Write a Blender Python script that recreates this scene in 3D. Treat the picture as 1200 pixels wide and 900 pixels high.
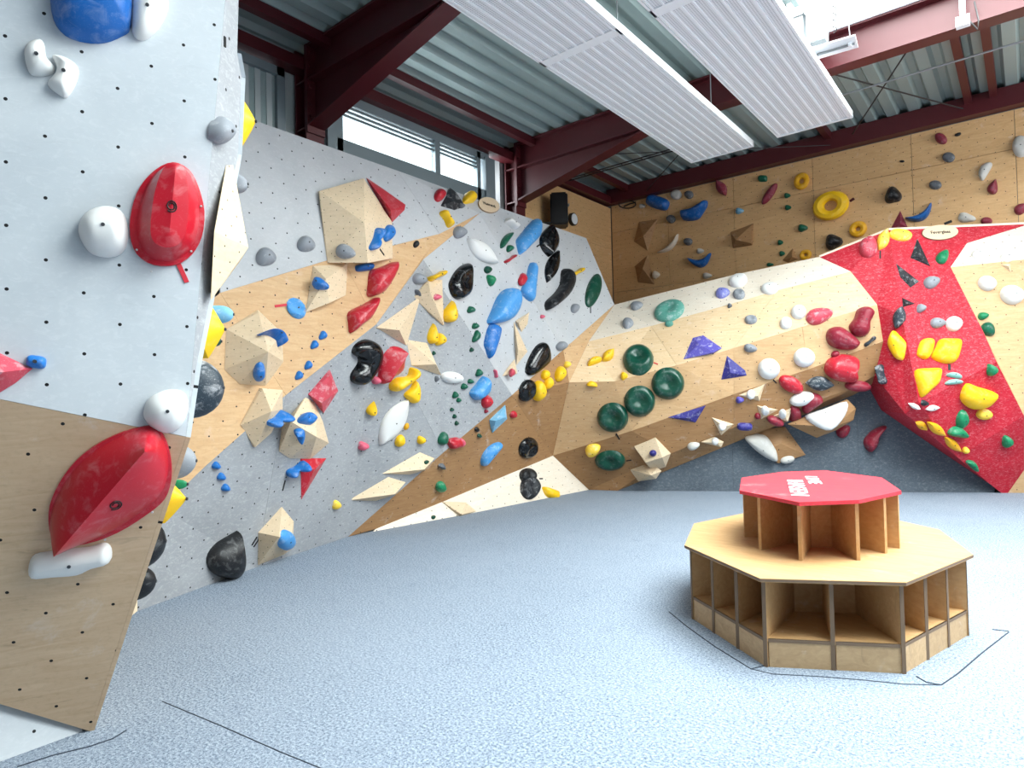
import bpy, bmesh, math, random
from mathutils import Vector, Matrix, noise
from mathutils.bvhtree import BVHTree

for _o in list(bpy.data.objects):
    bpy.data.objects.remove(_o)
SC = bpy.context.scene
COL = SC.collection
random.seed(7)

# ------------------------------------------------------------------ camera
F = 740.0                                   # focal length in pixels of a 1200 x 900 picture
YAW, PITCH, ROLL = (math.radians(a) for a in (39.34, 1.23, -1.33))
CAM = Vector((0, 0, 1.5))
_fw = Vector((-math.sin(YAW) * math.cos(PITCH), math.cos(YAW) * math.cos(PITCH), math.sin(PITCH)))
_r0 = Vector((math.cos(YAW), math.sin(YAW), 0))
_u0 = _r0.cross(_fw)
RT = _r0 * math.cos(ROLL) + _u0 * math.sin(ROLL)
UP = _u0 * math.cos(ROLL) - _r0 * math.sin(ROLL)
FW = _fw
cam_d = bpy.data.cameras.new('camera')
cam_d.sensor_width = 36
cam_d.lens = F / 1200 * 36
cam_d.clip_start = 0.05
cam = bpy.data.objects.new('camera', cam_d)
COL.objects.link(cam)
cam.matrix_world = Matrix((
    (RT.x, UP.x, -FW.x, CAM.x), (RT.y, UP.y, -FW.y, CAM.y), (RT.z, UP.z, -FW.z, CAM.z), (0, 0, 0, 1)))
SC.camera = cam

# ------------------------------------------------------------------ world, sun, daylight, exposure
W = bpy.data.worlds.new('overcast_sky')
SC.world = W
W.use_nodes = True
_bg = W.node_tree.nodes['Background']
_bg.inputs[0].default_value = (0.86, 0.94, 1.0, 1)
_bg.inputs[1].default_value = 2.2

def area(name, loc, rot, sx, sy, power, col=(1, 1, 1)):
    l = bpy.data.lights.new(name, 'AREA')
    l.shape = 'RECTANGLE'
    l.size, l.size_y, l.energy, l.color = sx, sy, power, col
    o = bpy.data.objects.new(name, l)
    COL.objects.link(o)
    o.location = loc
    o.rotation_euler = rot
    return o

area('skylight_daylight', (1.2, 5.0, 6.28), (0, 0, 0), 5.6, 6.0, 1500, (1.0, 0.985, 0.96))
area('front_fill_light', (0.5, -3.9, 3.6), (math.radians(90), 0, 0), 8.0, 3.2, 15, (0.93, 0.97, 1.0))  # added fill from behind the camera; no window stands there
area('right_fill_light', (4.7, 7.2, 4.0), (math.radians(76), 0, math.radians(100)), 6.0, 2.6, 300, (0.95, 0.98, 1.0))  # added light for assumed high windows on the right; that wall has no opening
area('facade_window_daylight', (-6.9, 6.3, 5.02), (math.radians(90), 0, math.radians(-90)), 3.2, 0.5, 40, (0.9, 0.97, 1.0))

SC.view_settings.view_transform = 'Standard'
SC.view_settings.look = 'None'
SC.view_settings.gamma = 1.0
SC.view_settings.use_curve_mapping = False
SC.view_settings.exposure = 0.63

# ------------------------------------------------------------------ pixel -> world helpers
def ray(x, y):
    return FW + RT * ((x - 600) / F) - UP * ((y - 450) / F)
def onZ(x, y, z=0.0):
    d = ray(x, y); return CAM + d * ((z - CAM.z) / d.z)
def onX(x, y, X):
    d = ray(x, y); return CAM + d * ((X - CAM.x) / d.x)
def onY(x, y, Y):
    d = ray(x, y); return CAM + d * ((Y - CAM.y) / d.y)
def at(x, y, depth):
    return CAM + ray(x, y) * depth
def onP(x, y, p, n):
    d = ray(x, y); return CAM + d * ((p - CAM).dot(n) / d.dot(n))
PN = Vector((0.479, -0.878, 0)); PP = Vector((-5.44, 8.5, 0))
def D(x, y, d):                             # a point so far in front of the dark wall under the arch
    return onP(x, y, PP + PN * d, PN)

# ------------------------------------------------------------------ materials
def lin(c):
    return tuple(((v / 255) / 12.92 if v <= 10 else (((v / 255) + 0.055) / 1.055) ** 2.4) for v in c) + (1,)

class NT:
    def __init__(s, name):
        s.m = bpy.data.materials.new(name); s.m.use_nodes = True
        s.t = s.m.node_tree; s.b = s.t.nodes['Principled BSDF']
    def n(s, typ, **kw):
        k = s.t.nodes.new(typ)
        for a, v in kw.items(): setattr(k, a, v)
        return k
    def l(s, a, b): s.t.links.new(a, b)
    def math(s, op, a, b=None, clamp=False):
        k = s.n('ShaderNodeMath', operation=op, use_clamp=clamp)
        for i, v in enumerate((a, b)):
            if v is None: continue
            if isinstance(v, (int, float)): k.inputs[i].default_value = v
            else: s.l(v, k.inputs[i])
        return k.outputs[0]
    def mix(s, fac, a, b):
        k = s.n('ShaderNodeMix', data_type='RGBA')
        for i, v in ((0, fac), (6, a), (7, b)):
            if isinstance(v, (int, float)): k.inputs[i].default_value = v
            elif isinstance(v, tuple): k.inputs[i].default_value = v
            else: s.l(v, k.inputs[i])
        return k.outputs[2]
    def noise(s, vec, scale, detail=3, rough=0.55, dist=0.0):
        k = s.n('ShaderNodeTexNoise')
        k.inputs['Scale'].default_value = scale; k.inputs['Detail'].default_value = detail
        k.inputs['Roughness'].default_value = rough; k.inputs['Distortion'].default_value = dist
        if vec is not None: s.l(vec, k.inputs['Vector'])
        return k.outputs['Fac']
    def ramp(s, v, lo, hi):
        k = s.n('ShaderNodeMapRange'); k.clamp = True
        k.inputs[1].default_value = lo; k.inputs[2].default_value = hi
        s.l(v, k.inputs[0]); return k.outputs[0]
    def coord(s, which='UV'):
        return s.n('ShaderNodeTexCoord').outputs[which]
    def scale(s, vec, v):
        k = s.n('ShaderNodeMapping'); k.inputs['Scale'].default_value = v
        s.l(vec, k.inputs['Vector']); return k.outputs[0]
    def bump(s, h, strength=0.2, dist=0.01):
        k = s.n('ShaderNodeBump'); k.inputs['Strength'].default_value = strength
        k.inputs['Distance'].default_value = dist
        s.l(h, k.inputs['Height']); s.l(k.outputs[0], s.b.inputs['Normal'])

def holes(t, uv, pitch, r):
    """T-nut holes: a staggered grid of dark dots."""
    sep = t.n('ShaderNodeSeparateXYZ'); t.l(uv, sep.inputs[0])
    out = None
    for off in (0.0, 0.5):
        d = []
        for ax in (0, 1):
            k = t.math('FRACT', t.math('ADD', t.math('DIVIDE', sep.outputs[ax], pitch), off + 100.0))
            d.append(t.math('POWER', t.math('SUBTRACT', k, 0.5), 2.0))
        dist = t.math('MULTIPLY', t.math('SQRT', t.math('ADD', d[0], d[1])), pitch)
        m = t.math('LESS_THAN', dist, r)
        out = m if out is None else t.math('MAXIMUM', out, m)
    return out

def plain(name, rgb, rough=0.5, metal=0.0, spec=0.5):
    t = NT(name)
    t.b.inputs['Base Color'].default_value = lin(rgb)
    t.b.inputs['Roughness'].default_value = rough
    t.b.inputs['Metallic'].default_value = metal
    t.b.inputs['Specular IOR Level'].default_value = spec
    return t.m

def paint_mat(name, rgb, rgb2, pitch=0.235, r=0.0072, scuff=0.35, chalk=(0.86, 0.87, 0.88, 1), sc=1.0):
    t = NT(name); uv = t.coord()
    big = t.noise(uv, 1.7 * sc, 5, 0.6, 0.4)
    fine = t.noise(t.scale(uv, (22, 40, 22)), 1.0, 6, 0.7, 1.2)
    c = t.mix(t.ramp(big, 0.36, 0.66), lin(rgb), lin(rgb2))
    c = t.mix(t.math('MULTIPLY', t.ramp(fine, 0.5, 0.72), scuff), c, chalk)
    spots = t.ramp(t.noise(uv, 17.0, 4, 0.7), 0.6, 0.74)
    c = t.mix(t.math('MULTIPLY', spots, scuff * 0.8), c, chalk)
    dark = t.ramp(t.noise(t.scale(uv, (4, 17, 4)), 1.3, 4, 0.6, 1.2), 0.62, 0.72)
    c = t.mix(t.math('MULTIPLY', dark, scuff * 0.35), c, (0.12, 0.12, 0.13, 1))
    if r: c = t.mix(holes(t, uv, pitch, r), c, (0.004, 0.004, 0.005, 1))
    t.l(c, t.b.inputs['Base Color'])
    t.b.inputs['Roughness'].default_value = 0.62
    t.b.inputs['Specular IOR Level'].default_value = 0.3
    t.bump(fine, 0.06, 0.004)
    return t.m

def ply_mat(name, rgb, rgb2, pitch=0.235, r=0.007, scuff=0.12, grain=1.0, vec='UV'):
    t = NT(name); uv = t.coord(vec)
    g = t.noise(t.scale(uv, (2.2 * grain, 14 * grain, 14 * grain)), 1.6, 6, 0.62, 1.5)
    g2 = t.noise(uv, 38 * grain, 3, 0.6)
    bl = t.noise(uv, 1.6, 4, 0.6, 0.3)
    c = t.mix(t.ramp(g, 0.3, 0.72), lin(rgb), lin(rgb2))
    c = t.mix(t.math('MULTIPLY', t.ramp(bl, 0.45, 0.75), 0.3), c, lin(rgb2))
    c = t.mix(t.math('MULTIPLY', t.ramp(g2, 0.5, 0.75), 0.14), c, (0.2, 0.12, 0.06, 1))
    c = t.mix(t.math('MULTIPLY', t.ramp(t.noise(uv, 4.5, 5, 0.7, 0.5), 0.6, 0.74), scuff * 1.5), c, (0.86, 0.84, 0.82, 1))
    c = t.mix(t.math('MULTIPLY', t.ramp(t.noise(t.scale(uv, (5, 19, 5)), 0.9, 4, 0.6, 1.6), 0.63, 0.72), scuff), c, (0.06, 0.045, 0.035, 1))
    rnd = t.n('ShaderNodeObjectInfo').outputs['Random']
    c = t.mix(t.math('MULTIPLY', rnd, 0.22), c, tuple(v * 0.66 for v in lin(rgb2)[:3]) + (1,))   # sheet to sheet tone
    if r: c = t.mix(holes(t, uv, pitch, r), c, (0.005, 0.004, 0.004, 1))
    t.l(c, t.b.inputs['Base Color'])
    t.b.inputs['Roughness'].default_value = 0.55
    t.b.inputs['Specular IOR Level'].default_value = 0.3
    t.bump(g, 0.05, 0.003)
    return t.m

def hold_mat(name, rgb, rough=0.5, chalk=0.25, spec=0.4, lo=0.52):
    t = NT(name); ob = t.coord('Object')
    n1 = t.noise(ob, 14, 5, 0.65, 0.6); n2 = t.noise(ob, 160, 2, 0.5)
    rnd = t.n('ShaderNodeObjectInfo').outputs['Random']
    c = t.mix(t.math('MULTIPLY', t.math('SUBTRACT', 1.0, rnd), 0.14), lin(rgb), tuple(v * 0.62 for v in lin(rgb)[:3]) + (1,))
    c = t.mix(t.math('MULTIPLY', t.ramp(n1, lo, lo + 0.2), chalk), c, (0.83, 0.84, 0.86, 1))
    c = t.mix(t.math('MULTIPLY', t.ramp(n2, 0.6, 0.75), chalk * 0.35), c, (0.85, 0.86, 0.88, 1))
    t.l(c, t.b.inputs['Base Color'])
    t.b.inputs['Roughness'].default_value = rough
    t.b.inputs['Specular IOR Level'].default_value = spec
    if rough > 0.3: t.bump(n2, 0.12, 0.002)
    return t.m

M = {}
M['grey'] = paint_mat('grey_wall_paint', (188, 190, 192), (178, 181, 184), scuff=0.16)
M['grey_near'] = paint_mat('pale_grey_wall_paint', (194, 200, 205), (182, 189, 195), 0.245, 0.0068, 0.16)
M['grey_low'] = paint_mat('shaded_scuffed_grey_paint', (158, 161, 165), (147, 150, 154), 0.235, 0.0072, 0.24)  # wall grey darkened for shade on overhanging and turned panels, plus scuffs
M['grey_dark'] = paint_mat('shade_darkened_grey_paint', (84, 94, 104), (74, 84, 94), 0.235, 0.0, 0.3, (0.5, 0.52, 0.54, 1))  # the same wall grey with the recess shade put into its colour
M['red_wall'] = paint_mat('red_wall_paint', (190, 30, 50), (172, 22, 42), 0.2, 0.004, 0.3, (0.86, 0.5, 0.54, 1), 2.0)
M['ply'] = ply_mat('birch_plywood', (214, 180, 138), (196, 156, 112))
M['ply_arch'] = ply_mat('lit_birch_plywood', (226, 200, 164), (212, 180, 138))  # birch lightened for the light on the arch's upper band
M['ply_lit'] = ply_mat('brightly_lit_birch_plywood', (235, 226, 212), (228, 214, 195))  # birch with the light on up-facing panels put into its colour
M['ply_brown'] = ply_mat('worn_shaded_brown_plywood', (176, 136, 94), (152, 112, 74), scuff=0.2)  # birch darkened for shade on overhangs and soffits; also brown volumes
M['ply_near'] = ply_mat('shade_offset_birch_plywood', (220, 192, 160), (202, 170, 136), 0.245, 0.0068, 0.22)  # same birch, lightened to offset the shade on the prow overhang
M['ply_back'] = ply_mat('back_wall_plywood', (224, 184, 134), (206, 162, 112), 0.2, 0.006, 0.16)
M['volume'] = ply_mat('volume_plywood', (230, 208, 178), (220, 196, 162), 0.12, 0.0042, 0.1)
M['bench'] = ply_mat('bench_plywood', (206, 168, 122), (188, 146, 98), 0.2, 0.0, 0.14, vec='Object')
M['edge'] = plain('plywood_edge', (120, 98, 78), 0.7)
M['bench_red'] = ply_mat('red_bench_top', (214, 62, 76), (202, 50, 64), 0.2, 0.0, 0.12, vec='Object')
M['steel'] = plain('oxide_red_steel_paint', (78, 23, 29), 0.42)
M['deck'] = plain('grey_green_steel_deck', (150, 166, 165), 0.45, 0.15)
M['galv'] = plain('galvanised_steel', (150, 155, 158), 0.4, 0.6)
M['dark_steel'] = plain('dark_steel_rod', (40, 36, 38), 0.5)
M['white_metal'] = plain('white_enamelled_metal', (232, 236, 240), 0.45)
M['panel_face'] = None
M['plaster'] = plain('grey_plaster', (120, 120, 120), 0.8)
M['frame'] = plain('grey_window_frame', (120, 132, 138), 0.45)
M['blind'] = plain('pale_grey_sheet', (176, 184, 186), 0.6)
M['black_plastic'] = plain('black_plastic', (18, 18, 20), 0.45)
M['black_mark'] = plain('black_tape', (14, 14, 15), 0.6)
M['red_tape'] = plain('red_tape', (196, 34, 50), 0.6)
M['bolt'] = plain('dark_bolt_steel', (66, 68, 72), 0.4, 0.5)
M['screw'] = plain('bright_screw_steel', (205, 205, 205), 0.35, 0.3)
M['seam'] = plain('dark_seam', (42, 52, 66), 0.8)
M['panel_edge'] = plain('pale_panel_edge', (226, 212, 192), 0.6)
M['kick'] = ply_mat('scuffed_kick_board', (206, 174, 134), (182, 150, 112), 0.2, 0.0, 0.25, vec='Object')
M['lamp'] = None
M['plaque'] = ply_mat('plaque_plywood', (236, 214, 184), (226, 200, 166), 0.2, 0.0, 0.05)
M['white_letters'] = plain('white_lettering', (245, 240, 240), 0.6)

def perforated():
    t = NT('perforated_white_panel'); ob = t.coord('Object')
    t.b.inputs['Base Color'].default_value = lin((222, 226, 230))
    sep = t.n('ShaderNodeSeparateXYZ'); t.l(ob, sep.inputs[0])
    fx = t.math('ABSOLUTE', t.math('SUBTRACT', t.math('FRACT', t.math('MULTIPLY', sep.outputs[0], 45.0)), 0.5))
    fy = t.math('ABSOLUTE', t.math('SUBTRACT', t.math('FRACT', t.math('MULTIPLY', sep.outputs[1], 45.0)), 0.5))
    h = t.math('LESS_THAN', t.math('MAXIMUM', fx, fy), 0.25)
    t.l(t.mix(h, lin((224, 227, 231)), lin((172, 177, 183))), t.b.inputs['Base Color'])
    t.b.inputs['Roughness'].default_value = 0.55
    return t.m
M['panel_face'] = perforated()

def lamp_mat():
    t = NT('lit_diffuser')
    t.b.inputs['Base Color'].default_value = (0.9, 0.9, 0.9, 1)
    t.b.inputs['Emission Color'].default_value = (1.0, 0.99, 0.96, 1)
    t.b.inputs['Emission Strength'].default_value = 0.75
    return t.m
M['lamp'] = lamp_mat()

def carpet():
    t = NT('blue_grey_carpet'); ob = t.coord('Object')
    n1 = t.noise(ob, 75, 6, 0.9); n2 = t.noise(ob, 230, 4, 0.8); n3 = t.noise(ob, 0.7, 4, 0.6); n4 = t.noise(ob, 9, 4, 0.65, 0.6)
    c = t.mix(t.ramp(n1, 0.4, 0.6), lin((66, 82, 102)), lin((178, 190, 204)))
    c = t.mix(t.math('MULTIPLY', t.ramp(n2, 0.54, 0.62), 0.6), c, lin((38, 48, 64)))
    c = t.mix(t.math('MULTIPLY', t.ramp(n3, 0.4, 0.7), 0.22), c, lin((158, 168, 182)))
    c = t.mix(t.math('MULTIPLY', t.ramp(n4, 0.55, 0.75), 0.18), c, lin((52, 66, 90)))
    t.l(c, t.b.inputs['Base Color'])
    t.b.inputs['Roughness'].default_value = 0.95
    t.b.inputs['Specular IOR Level'].default_value = 0.1
    t.bump(n1, 0.08, 0.003)
    return t.m
M['carpet'] = carpet()

def glass():
    t = NT('clear_glass')
    tr = t.n('ShaderNodeBsdfTransparent'); tr.inputs[0].default_value = (0.93, 0.97, 0.97, 1)
    gl = t.n('ShaderNodeBsdfGlossy'); gl.inputs['Roughness'].default_value = 0.05
    mx = t.n('ShaderNodeMixShader'); mx.inputs[0].default_value = 0.06
    t.l(tr.outputs[0], mx.inputs[1]); t.l(gl.outputs[0], mx.inputs[2])
    t.l(mx.outputs[0], t.t.nodes['Material Output'].inputs['Surface'])
    return t.m
M['glass'] = glass()

HC = {   # hold colours: rgb, roughness, chalk
    'red': ((186, 30, 48), 0.35, 0.22), 'pinkred': ((200, 66, 84), 0.45, 0.45), 'maroon': ((138, 30, 50), 0.4, 0.12),
    'burgundy': ((132, 44, 62), 0.5, 0.15), 'pink': ((214, 92, 116), 0.5, 0.6),
    'blue': ((28, 112, 190), 0.42, 0.25), 'sky': ((72, 150, 214), 0.5, 0.3), 'royal': ((14, 92, 168), 0.4, 0.15),
    'pale': ((120, 180, 214), 0.55, 0.7), 'navy': ((48, 44, 128), 0.5, 0.35), 'purple': ((86, 78, 170), 0.5, 0.6),
    'lilac': ((120, 124, 196), 0.5, 0.5), 'bigred': ((184, 22, 42), 0.3, 0.1), 'teal': ((86, 152, 138), 0.5, 0.45), 'mint': ((140, 190, 182), 0.5, 0.6),
    'green': ((10, 92, 68), 0.4, 0.15), 'dgreen': ((10, 70, 54), 0.28, 0.1), 'emerald': ((16, 128, 84), 0.4, 0.2),
    'yellow': ((246, 196, 22), 0.45, 0.12), 'amber': ((226, 166, 20), 0.5, 0.1), 'lemon': ((248, 210, 70), 0.5, 0.4),
    'white': ((226, 226, 224), 0.5, 0.1), 'dull': ((196, 194, 188), 0.6, 0.3), 'cream': ((222, 208, 190), 0.6, 0.2),
    'grey': ((140, 145, 152), 0.6, 0.3), 'dgrey': ((96, 100, 106), 0.6, 0.3), 'black': ((16, 18, 22), 0.45, 0.12),
    'gloss': ((10, 11, 14), 0.13, 0.05), 'slate': ((40, 52, 62), 0.5, 0.5), 'char': ((30, 34, 40), 0.6, 0.35),
}
def HM(c):
    k = 'hold_' + c
    if k not in M:
        rgb, ro, ch = HC[c]
        M[k] = hold_mat(c + '_hold_resin', rgb, ro, ch)
    return M[k]

# ------------------------------------------------------------------ object helpers
def link(o, parent=None):
    COL.objects.link(o)
    if parent is not None: o.parent = parent
    return o

def obj(name, bm, mat, parent=None, smooth=False, loc=None):
    me = bpy.data.meshes.new(name)
    bm.normal_update()
    bm.to_mesh(me); bm.free()
    for m in (mat if isinstance(mat, (list, tuple)) else (mat,)): me.materials.append(m)
    if smooth:
        for p in me.polygons: p.use_smooth = True
        me.set_sharp_from_angle(angle=math.radians(38))
    o = bpy.data.objects.new(name, me)
    if loc is not None: o.location = loc
    return link(o, parent)

def empty(name, loc=(0, 0, 0), rz=0.0):
    o = bpy.data.objects.new(name, None); o.empty_display_size = 0.1
    o.location = loc; o.rotation_euler = (0, 0, rz)
    return link(o)

def tag(o, label, cat, group=None):
    o['label'] = label; o['category'] = cat
    if group: o['group'] = group
    return o

def struct(o):
    o['kind'] = 'structure'; return o

def box(bm, x0, x1, y0, y1, z0, z1):
    vs = [bm.verts.new((x, y, z)) for x in (x0, x1) for y in (y0, y1) for z in (z0, z1)]
    for f in ((0, 1, 3, 2), (4, 6, 7, 5), (0, 4, 5, 1), (2, 3, 7, 6), (0, 2, 6, 4), (1, 5, 7, 3)):
        bm.faces.new([vs[i] for i in f])
    return bm
def B(*a): return box(bmesh.new(), *a)

def prism(bm, pts, n, t):
    """A plate: polygon pts pushed back along -n by t."""
    a = [bm.verts.new(p) for p in pts]; b = [bm.verts.new(Vector(p) - n * t) for p in pts]
    bm.faces.new(a); bm.faces.new(b[::-1])
    k = len(pts)
    for i in range(k): bm.faces.new((a[i], b[i], b[(i + 1) % k], a[(i + 1) % k]))
    return bm

def bar(bm, p, q, w, h=None, up=Vector((0, 0, 1))):
    p, q = Vector(p), Vector(q); h = h or w
    d = (q - p).normalized()
    s = d.cross(up)
    if s.length < 1e-4: s = d.cross(Vector((1, 0, 0)))
    s.normalize(); u = s.cross(d)
    vs = [bm.verts.new(e + s * (w / 2 * i) + u * (h / 2 * j)) for e in (p, q) for i, j in ((-1, -1), (1, -1), (1, 1), (-1, 1))]
    for f in ((3, 2, 1, 0), (4, 5, 6, 7), (0, 1, 5, 4), (1, 2, 6, 5), (2, 3, 7, 6), (3, 0, 4, 7)):
        bm.faces.new([vs[i] for i in f])
    return bm

def tube(bm, pts, r, sides=8):
    pts = [Vector(p) for p in pts]; rings = []
    for i, p in enumerate(pts):
        d = (pts[min(i + 1, len(pts) - 1)] - pts[max(i - 1, 0)]).normalized()
        s = d.cross(Vector((0, 0, 1)))
        if s.length < 1e-3: s = d.cross(Vector((1, 0, 0)))
        s.normalize(); u = s.cross(d)
        rings.append([bm.verts.new(p + s * (r * math.cos(k * 2 * math.pi / sides)) + u * (r * math.sin(k * 2 * math.pi / sides))) for k in range(sides)])
    for a, b in zip(rings, rings[1:]):
        for k in range(sides): bm.faces.new((a[k], a[(k + 1) % sides], b[(k + 1) % sides], b[k]))
    bm.faces.new(rings[0][::-1]); bm.faces.new(rings[-1])
    return bm

def basis(n):
    n = n.normalized()
    ex = Vector((0, 0, 1)).cross(n)
    if ex.length < 1e-3: ex = Vector((1, 0, 0))
    ex.normalize(); ey = n.cross(ex)
    return ex, ey, n

def planar_uv(bm, off=(0, 0)):
    uv = bm.loops.layers.uv.verify()
    for f in bm.faces:
        f.normal_update()
        ex, ey, _ = basis(f.normal)
        for lp in f.loops: lp[uv].uv = (lp.vert.co.dot(ex) + off[0], lp.vert.co.dot(ey) + off[1])

# surfaces that things can be fixed to
TRI_V, TRI_F, _bvh = [], [], [None]
def solid(pts):
    b = len(TRI_V); TRI_V.extend(Vector(p) for p in pts)
    for i in range(1, len(pts) - 1): TRI_F.append((b, b + i, b + i + 1))
    _bvh[0] = None
def hit(x, y):
    if _bvh[0] is None: _bvh[0] = BVHTree.FromPolygons(TRI_V, TRI_F)
    d = ray(x, y).normalized()
    loc, n, _, _ = _bvh[0].ray_cast(CAM, d)
    if loc is None: raise ValueError('no surface at %s %s' % (x, y))
    if n.dot(d) > 0: n = -n
    return loc, n

def facet(name, pts, mat, parent, t=0.018, gap=0.0015):
    """One plywood panel of a climbing wall: a plate with its own edges, a hairline joint to its neighbours."""
    pts = [Vector(p) for p in pts]
    c = sum(pts, Vector()) / len(pts)
    n = Vector()
    for i in range(len(pts)):
        a, b = pts[i] - c, pts[(i + 1) % len(pts)] - c
        n += a.cross(b)
    n.normalize()
    if n.dot(c - CAM) > 0: n = -n; pts = pts[::-1]
    bm = bmesh.new()
    inner = [p + (c - p).normalized() * gap for p in pts]
    top = [bm.verts.new(p) for p in inner]; bot = [bm.verts.new(p - n * t) for p in inner]
    k = len(pts)
    if k == 4:
        bm.faces.new(top)
    else:
        bm.faces.new(top)
    bm.faces.new(bot[::-1])
    for i in range(k): bm.faces.new((top[i], bot[i], bot[(i + 1) % k], top[(i + 1) % k]))
    bmesh.ops.triangulate(bm, faces=[f for f in bm.faces if len(f.verts) > 3])
    front = set(top)
    for f in bm.faces:
        if all(v in front for v in f.verts): solid([v.co.copy() for v in f.verts])
    ex, ey, _ = basis(n)
    uv = bm.loops.layers.uv.verify()
    for f in bm.faces:
        for lp in f.loops: lp[uv].uv = (lp.vert.co.dot(ex), lp.vert.co.dot(ey))
    return obj(name, bm, mat, parent)

# ================================================================== THE SETTING
def setting(o, label, cat):
    o['kind'] = 'structure'; o['label'] = label; o['category'] = cat
    return o

fl = setting(obj('floor', B(-7.0, 5.0, -4.2, 12.0, -0.3, 0.0), M['carpet']), 'blue grey carpeted mat floor of the climbing hall', 'floor')
def seam(pts, r=0.004):
    obj('seam', tube(bmesh.new(), [onZ(x, y, 0.0) for x, y in pts], r, 5), M['seam'], fl)
seam([(190, 822), (262, 852), (330, 882), (400, 910)], 0.003)
seam([(148, 856), (132, 866), (105, 875), (60, 886), (20, 899)], 0.004)
seam([(784, 717), (806, 735), (838, 758), (880, 784), (905, 790), (960, 793), (1010, 797), (1060, 802), (1103, 803)], 0.004)
seam([(1103, 803), (1122, 790), (1150, 766), (1182, 741)], 0.004)
seam([(1182, 740), (1163, 738)], 0.005)
seam([(880, 784), (897, 780)], 0.004)
seam([(1103, 803), (1086, 800), (1074, 793)], 0.005)

setting(obj('wall_front', B(-7.0, 5.0, -4.3, -4.2, 0, 6.0), M['plaster']), 'grey plastered wall behind the camera', 'wall')
setting(obj('wall_right', B(5.0, 5.1, -4.2, 12.0, 0, 6.0), M['plaster']), 'grey plastered wall outside the frame on the right', 'wall')

# ---- back wall of brown plywood sheets
wb = setting(obj('wall_back', B(-6.8, 5.0, 11.46, 11.56, 0, 6.2), M['plaster']), 'back wall clad in brown birch plywood sheets', 'wall')
YB = 11.44
xs = [-6.6, -5.35, -4.06, -2.72, -1.3, -0.05, 1.2, 2.45, 3.7, 4.95]
zs = [1.6, 2.72, 3.62, 4.86, 5.42]
for i in range(len(xs) - 1):
    for j in range(len(zs) - 1):
        dz = 0.03 * ((i * 7 + j * 3) % 3 - 1) if 0 < j < 3 else 0
        bm = prism(bmesh.new(), [(xs[i] + .003, YB, zs[j] + .003), (xs[i + 1] - .003, YB, zs[j] + .003), (xs[i + 1] - .003, YB, zs[j + 1] - .003), (xs[i] + .003, YB, zs[j + 1] - .003)], Vector((0, -1, 0)), 0.02)
        bmesh.ops.recalc_face_normals(bm, faces=bm.faces)
        planar_uv(bm, (i * 1.37, j * 2.11))
        obj('plywood_sheet', bm, M['ply_back'], wb)
solid([(-6.6, YB, 1.6), (5, YB, 1.6), (5, YB, 5.5), (-6.6, YB, 5.5)])
obj('skirting_strip', B(-6.6, -3.9, 11.40, 11.44, 2.95, 3.22), M['grey_dark'], wb)

# ---- left facade: clad wall with strip windows between the steel columns
XF = -6.62
wl = setting(obj('wall_left', B(-6.9, -6.72, -4.2, 12.0, 0, 4.5), M['plaster']), 'facade wall behind the grey climbing wall', 'wall')
obj('header', B(-6.9, -6.72, -4.2, 12.0, 5.5, 6.2), M['blind'], wl)
obj('pier', B(-6.9, -6.72, 8.0, 12.0, 4.5, 5.5), M['plaster'], wl)
obj('pier', B(-6.9, -6.72, 4.0, 4.72, 4.5, 5.5), M['blind'], wl)
obj('pier', B(-6.9, -6.72, -4.2, 2.2, 4.5, 5.5), M['blind'], wl)
for y0, y1, z0, z1 in ((8.38, 9.9, 3.4, 4.52), (9.9, 11.44, 3.4, 4.52), (8.38, 9.9, 4.525, 5.38), (9.9, 11.44, 4.525, 5.38)):
    bm = B(-6.72, -6.62, y0 + .003, y1 - .003, z0, z1); planar_uv(bm, (y0, z0))
    obj('plywood_sheet', bm, M['ply_back'], wl)
solid([(-6.62, 8.3, 3.4), (-6.62, 11.44, 3.4), (-6.62, 11.44, 5.4), (-6.62, 8.3, 5.4)])

def frame_bars(parent, x, y0, y1, z0, z1, w, d, mulls=(), name='frame'):
    bm = bmesh.new()
    for a in ((y0, y1, z0, z0 + w), (y0, y1, z1 - w, z1), (y0, y0 + w, z0, z1), (y1 - w, y1, z0, z1)):
        box(bm, x - d, x, a[0], a[1], a[2], a[3])
    o = obj(name, bm, M['frame'], parent)
    return o
w1 = setting(empty('window_1', (XF, 6.2, 4.6)), 'long strip window of two panes above the grey climbing wall', 'window')
def wpart(name, bm, mat):
    o = obj(name, bm, mat, w1); o.matrix_parent_inverse = Matrix.Translation((-XF, -6.2, -4.6)); return o
bm = bmesh.new()
for a in ((4.55, 7.62, 4.52, 4.82), (4.55, 7.62, 5.3, 5.42), (4.72, 4.82, 4.6, 5.4), (7.34, 7.42, 4.6, 5.4)): box(bm, XF - .1, XF, *a)
wpart('frame', bm, M['frame'])
wpart('mullion', B(XF - .08, XF + .01, 6.42, 6.52, 4.8, 5.3), M['frame'])
bm = bmesh.new()
for k in range(3): box(bm, XF - .07, XF - .02, 4.82, 7.34, 5.13 + k * .06, 5.165 + k * .06)
wpart('louvre_rail', bm, M['frame'])
wpart('side_cheek', B(XF - .12, XF + .04, 7.5, 7.72, 4.5, 5.35), M['frame'])
wpart('side_cheek', B(XF - .06, XF + .05, 4.56, 4.7, 4.45, 5.36), M['frame'])
wpart('pane', B(XF - .06, XF - .05, 4.82, 6.42, 4.82, 5.3), M['glass'])
wpart('pane', B(XF - .06, XF - .05, 6.52, 7.34, 4.82, 5.3), M['glass'])
w2 = setting(empty('window_2', (XF, 3.0, 4.6)), 'grey framed window with a drawn ribbed blind left of the first column', 'window')
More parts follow.
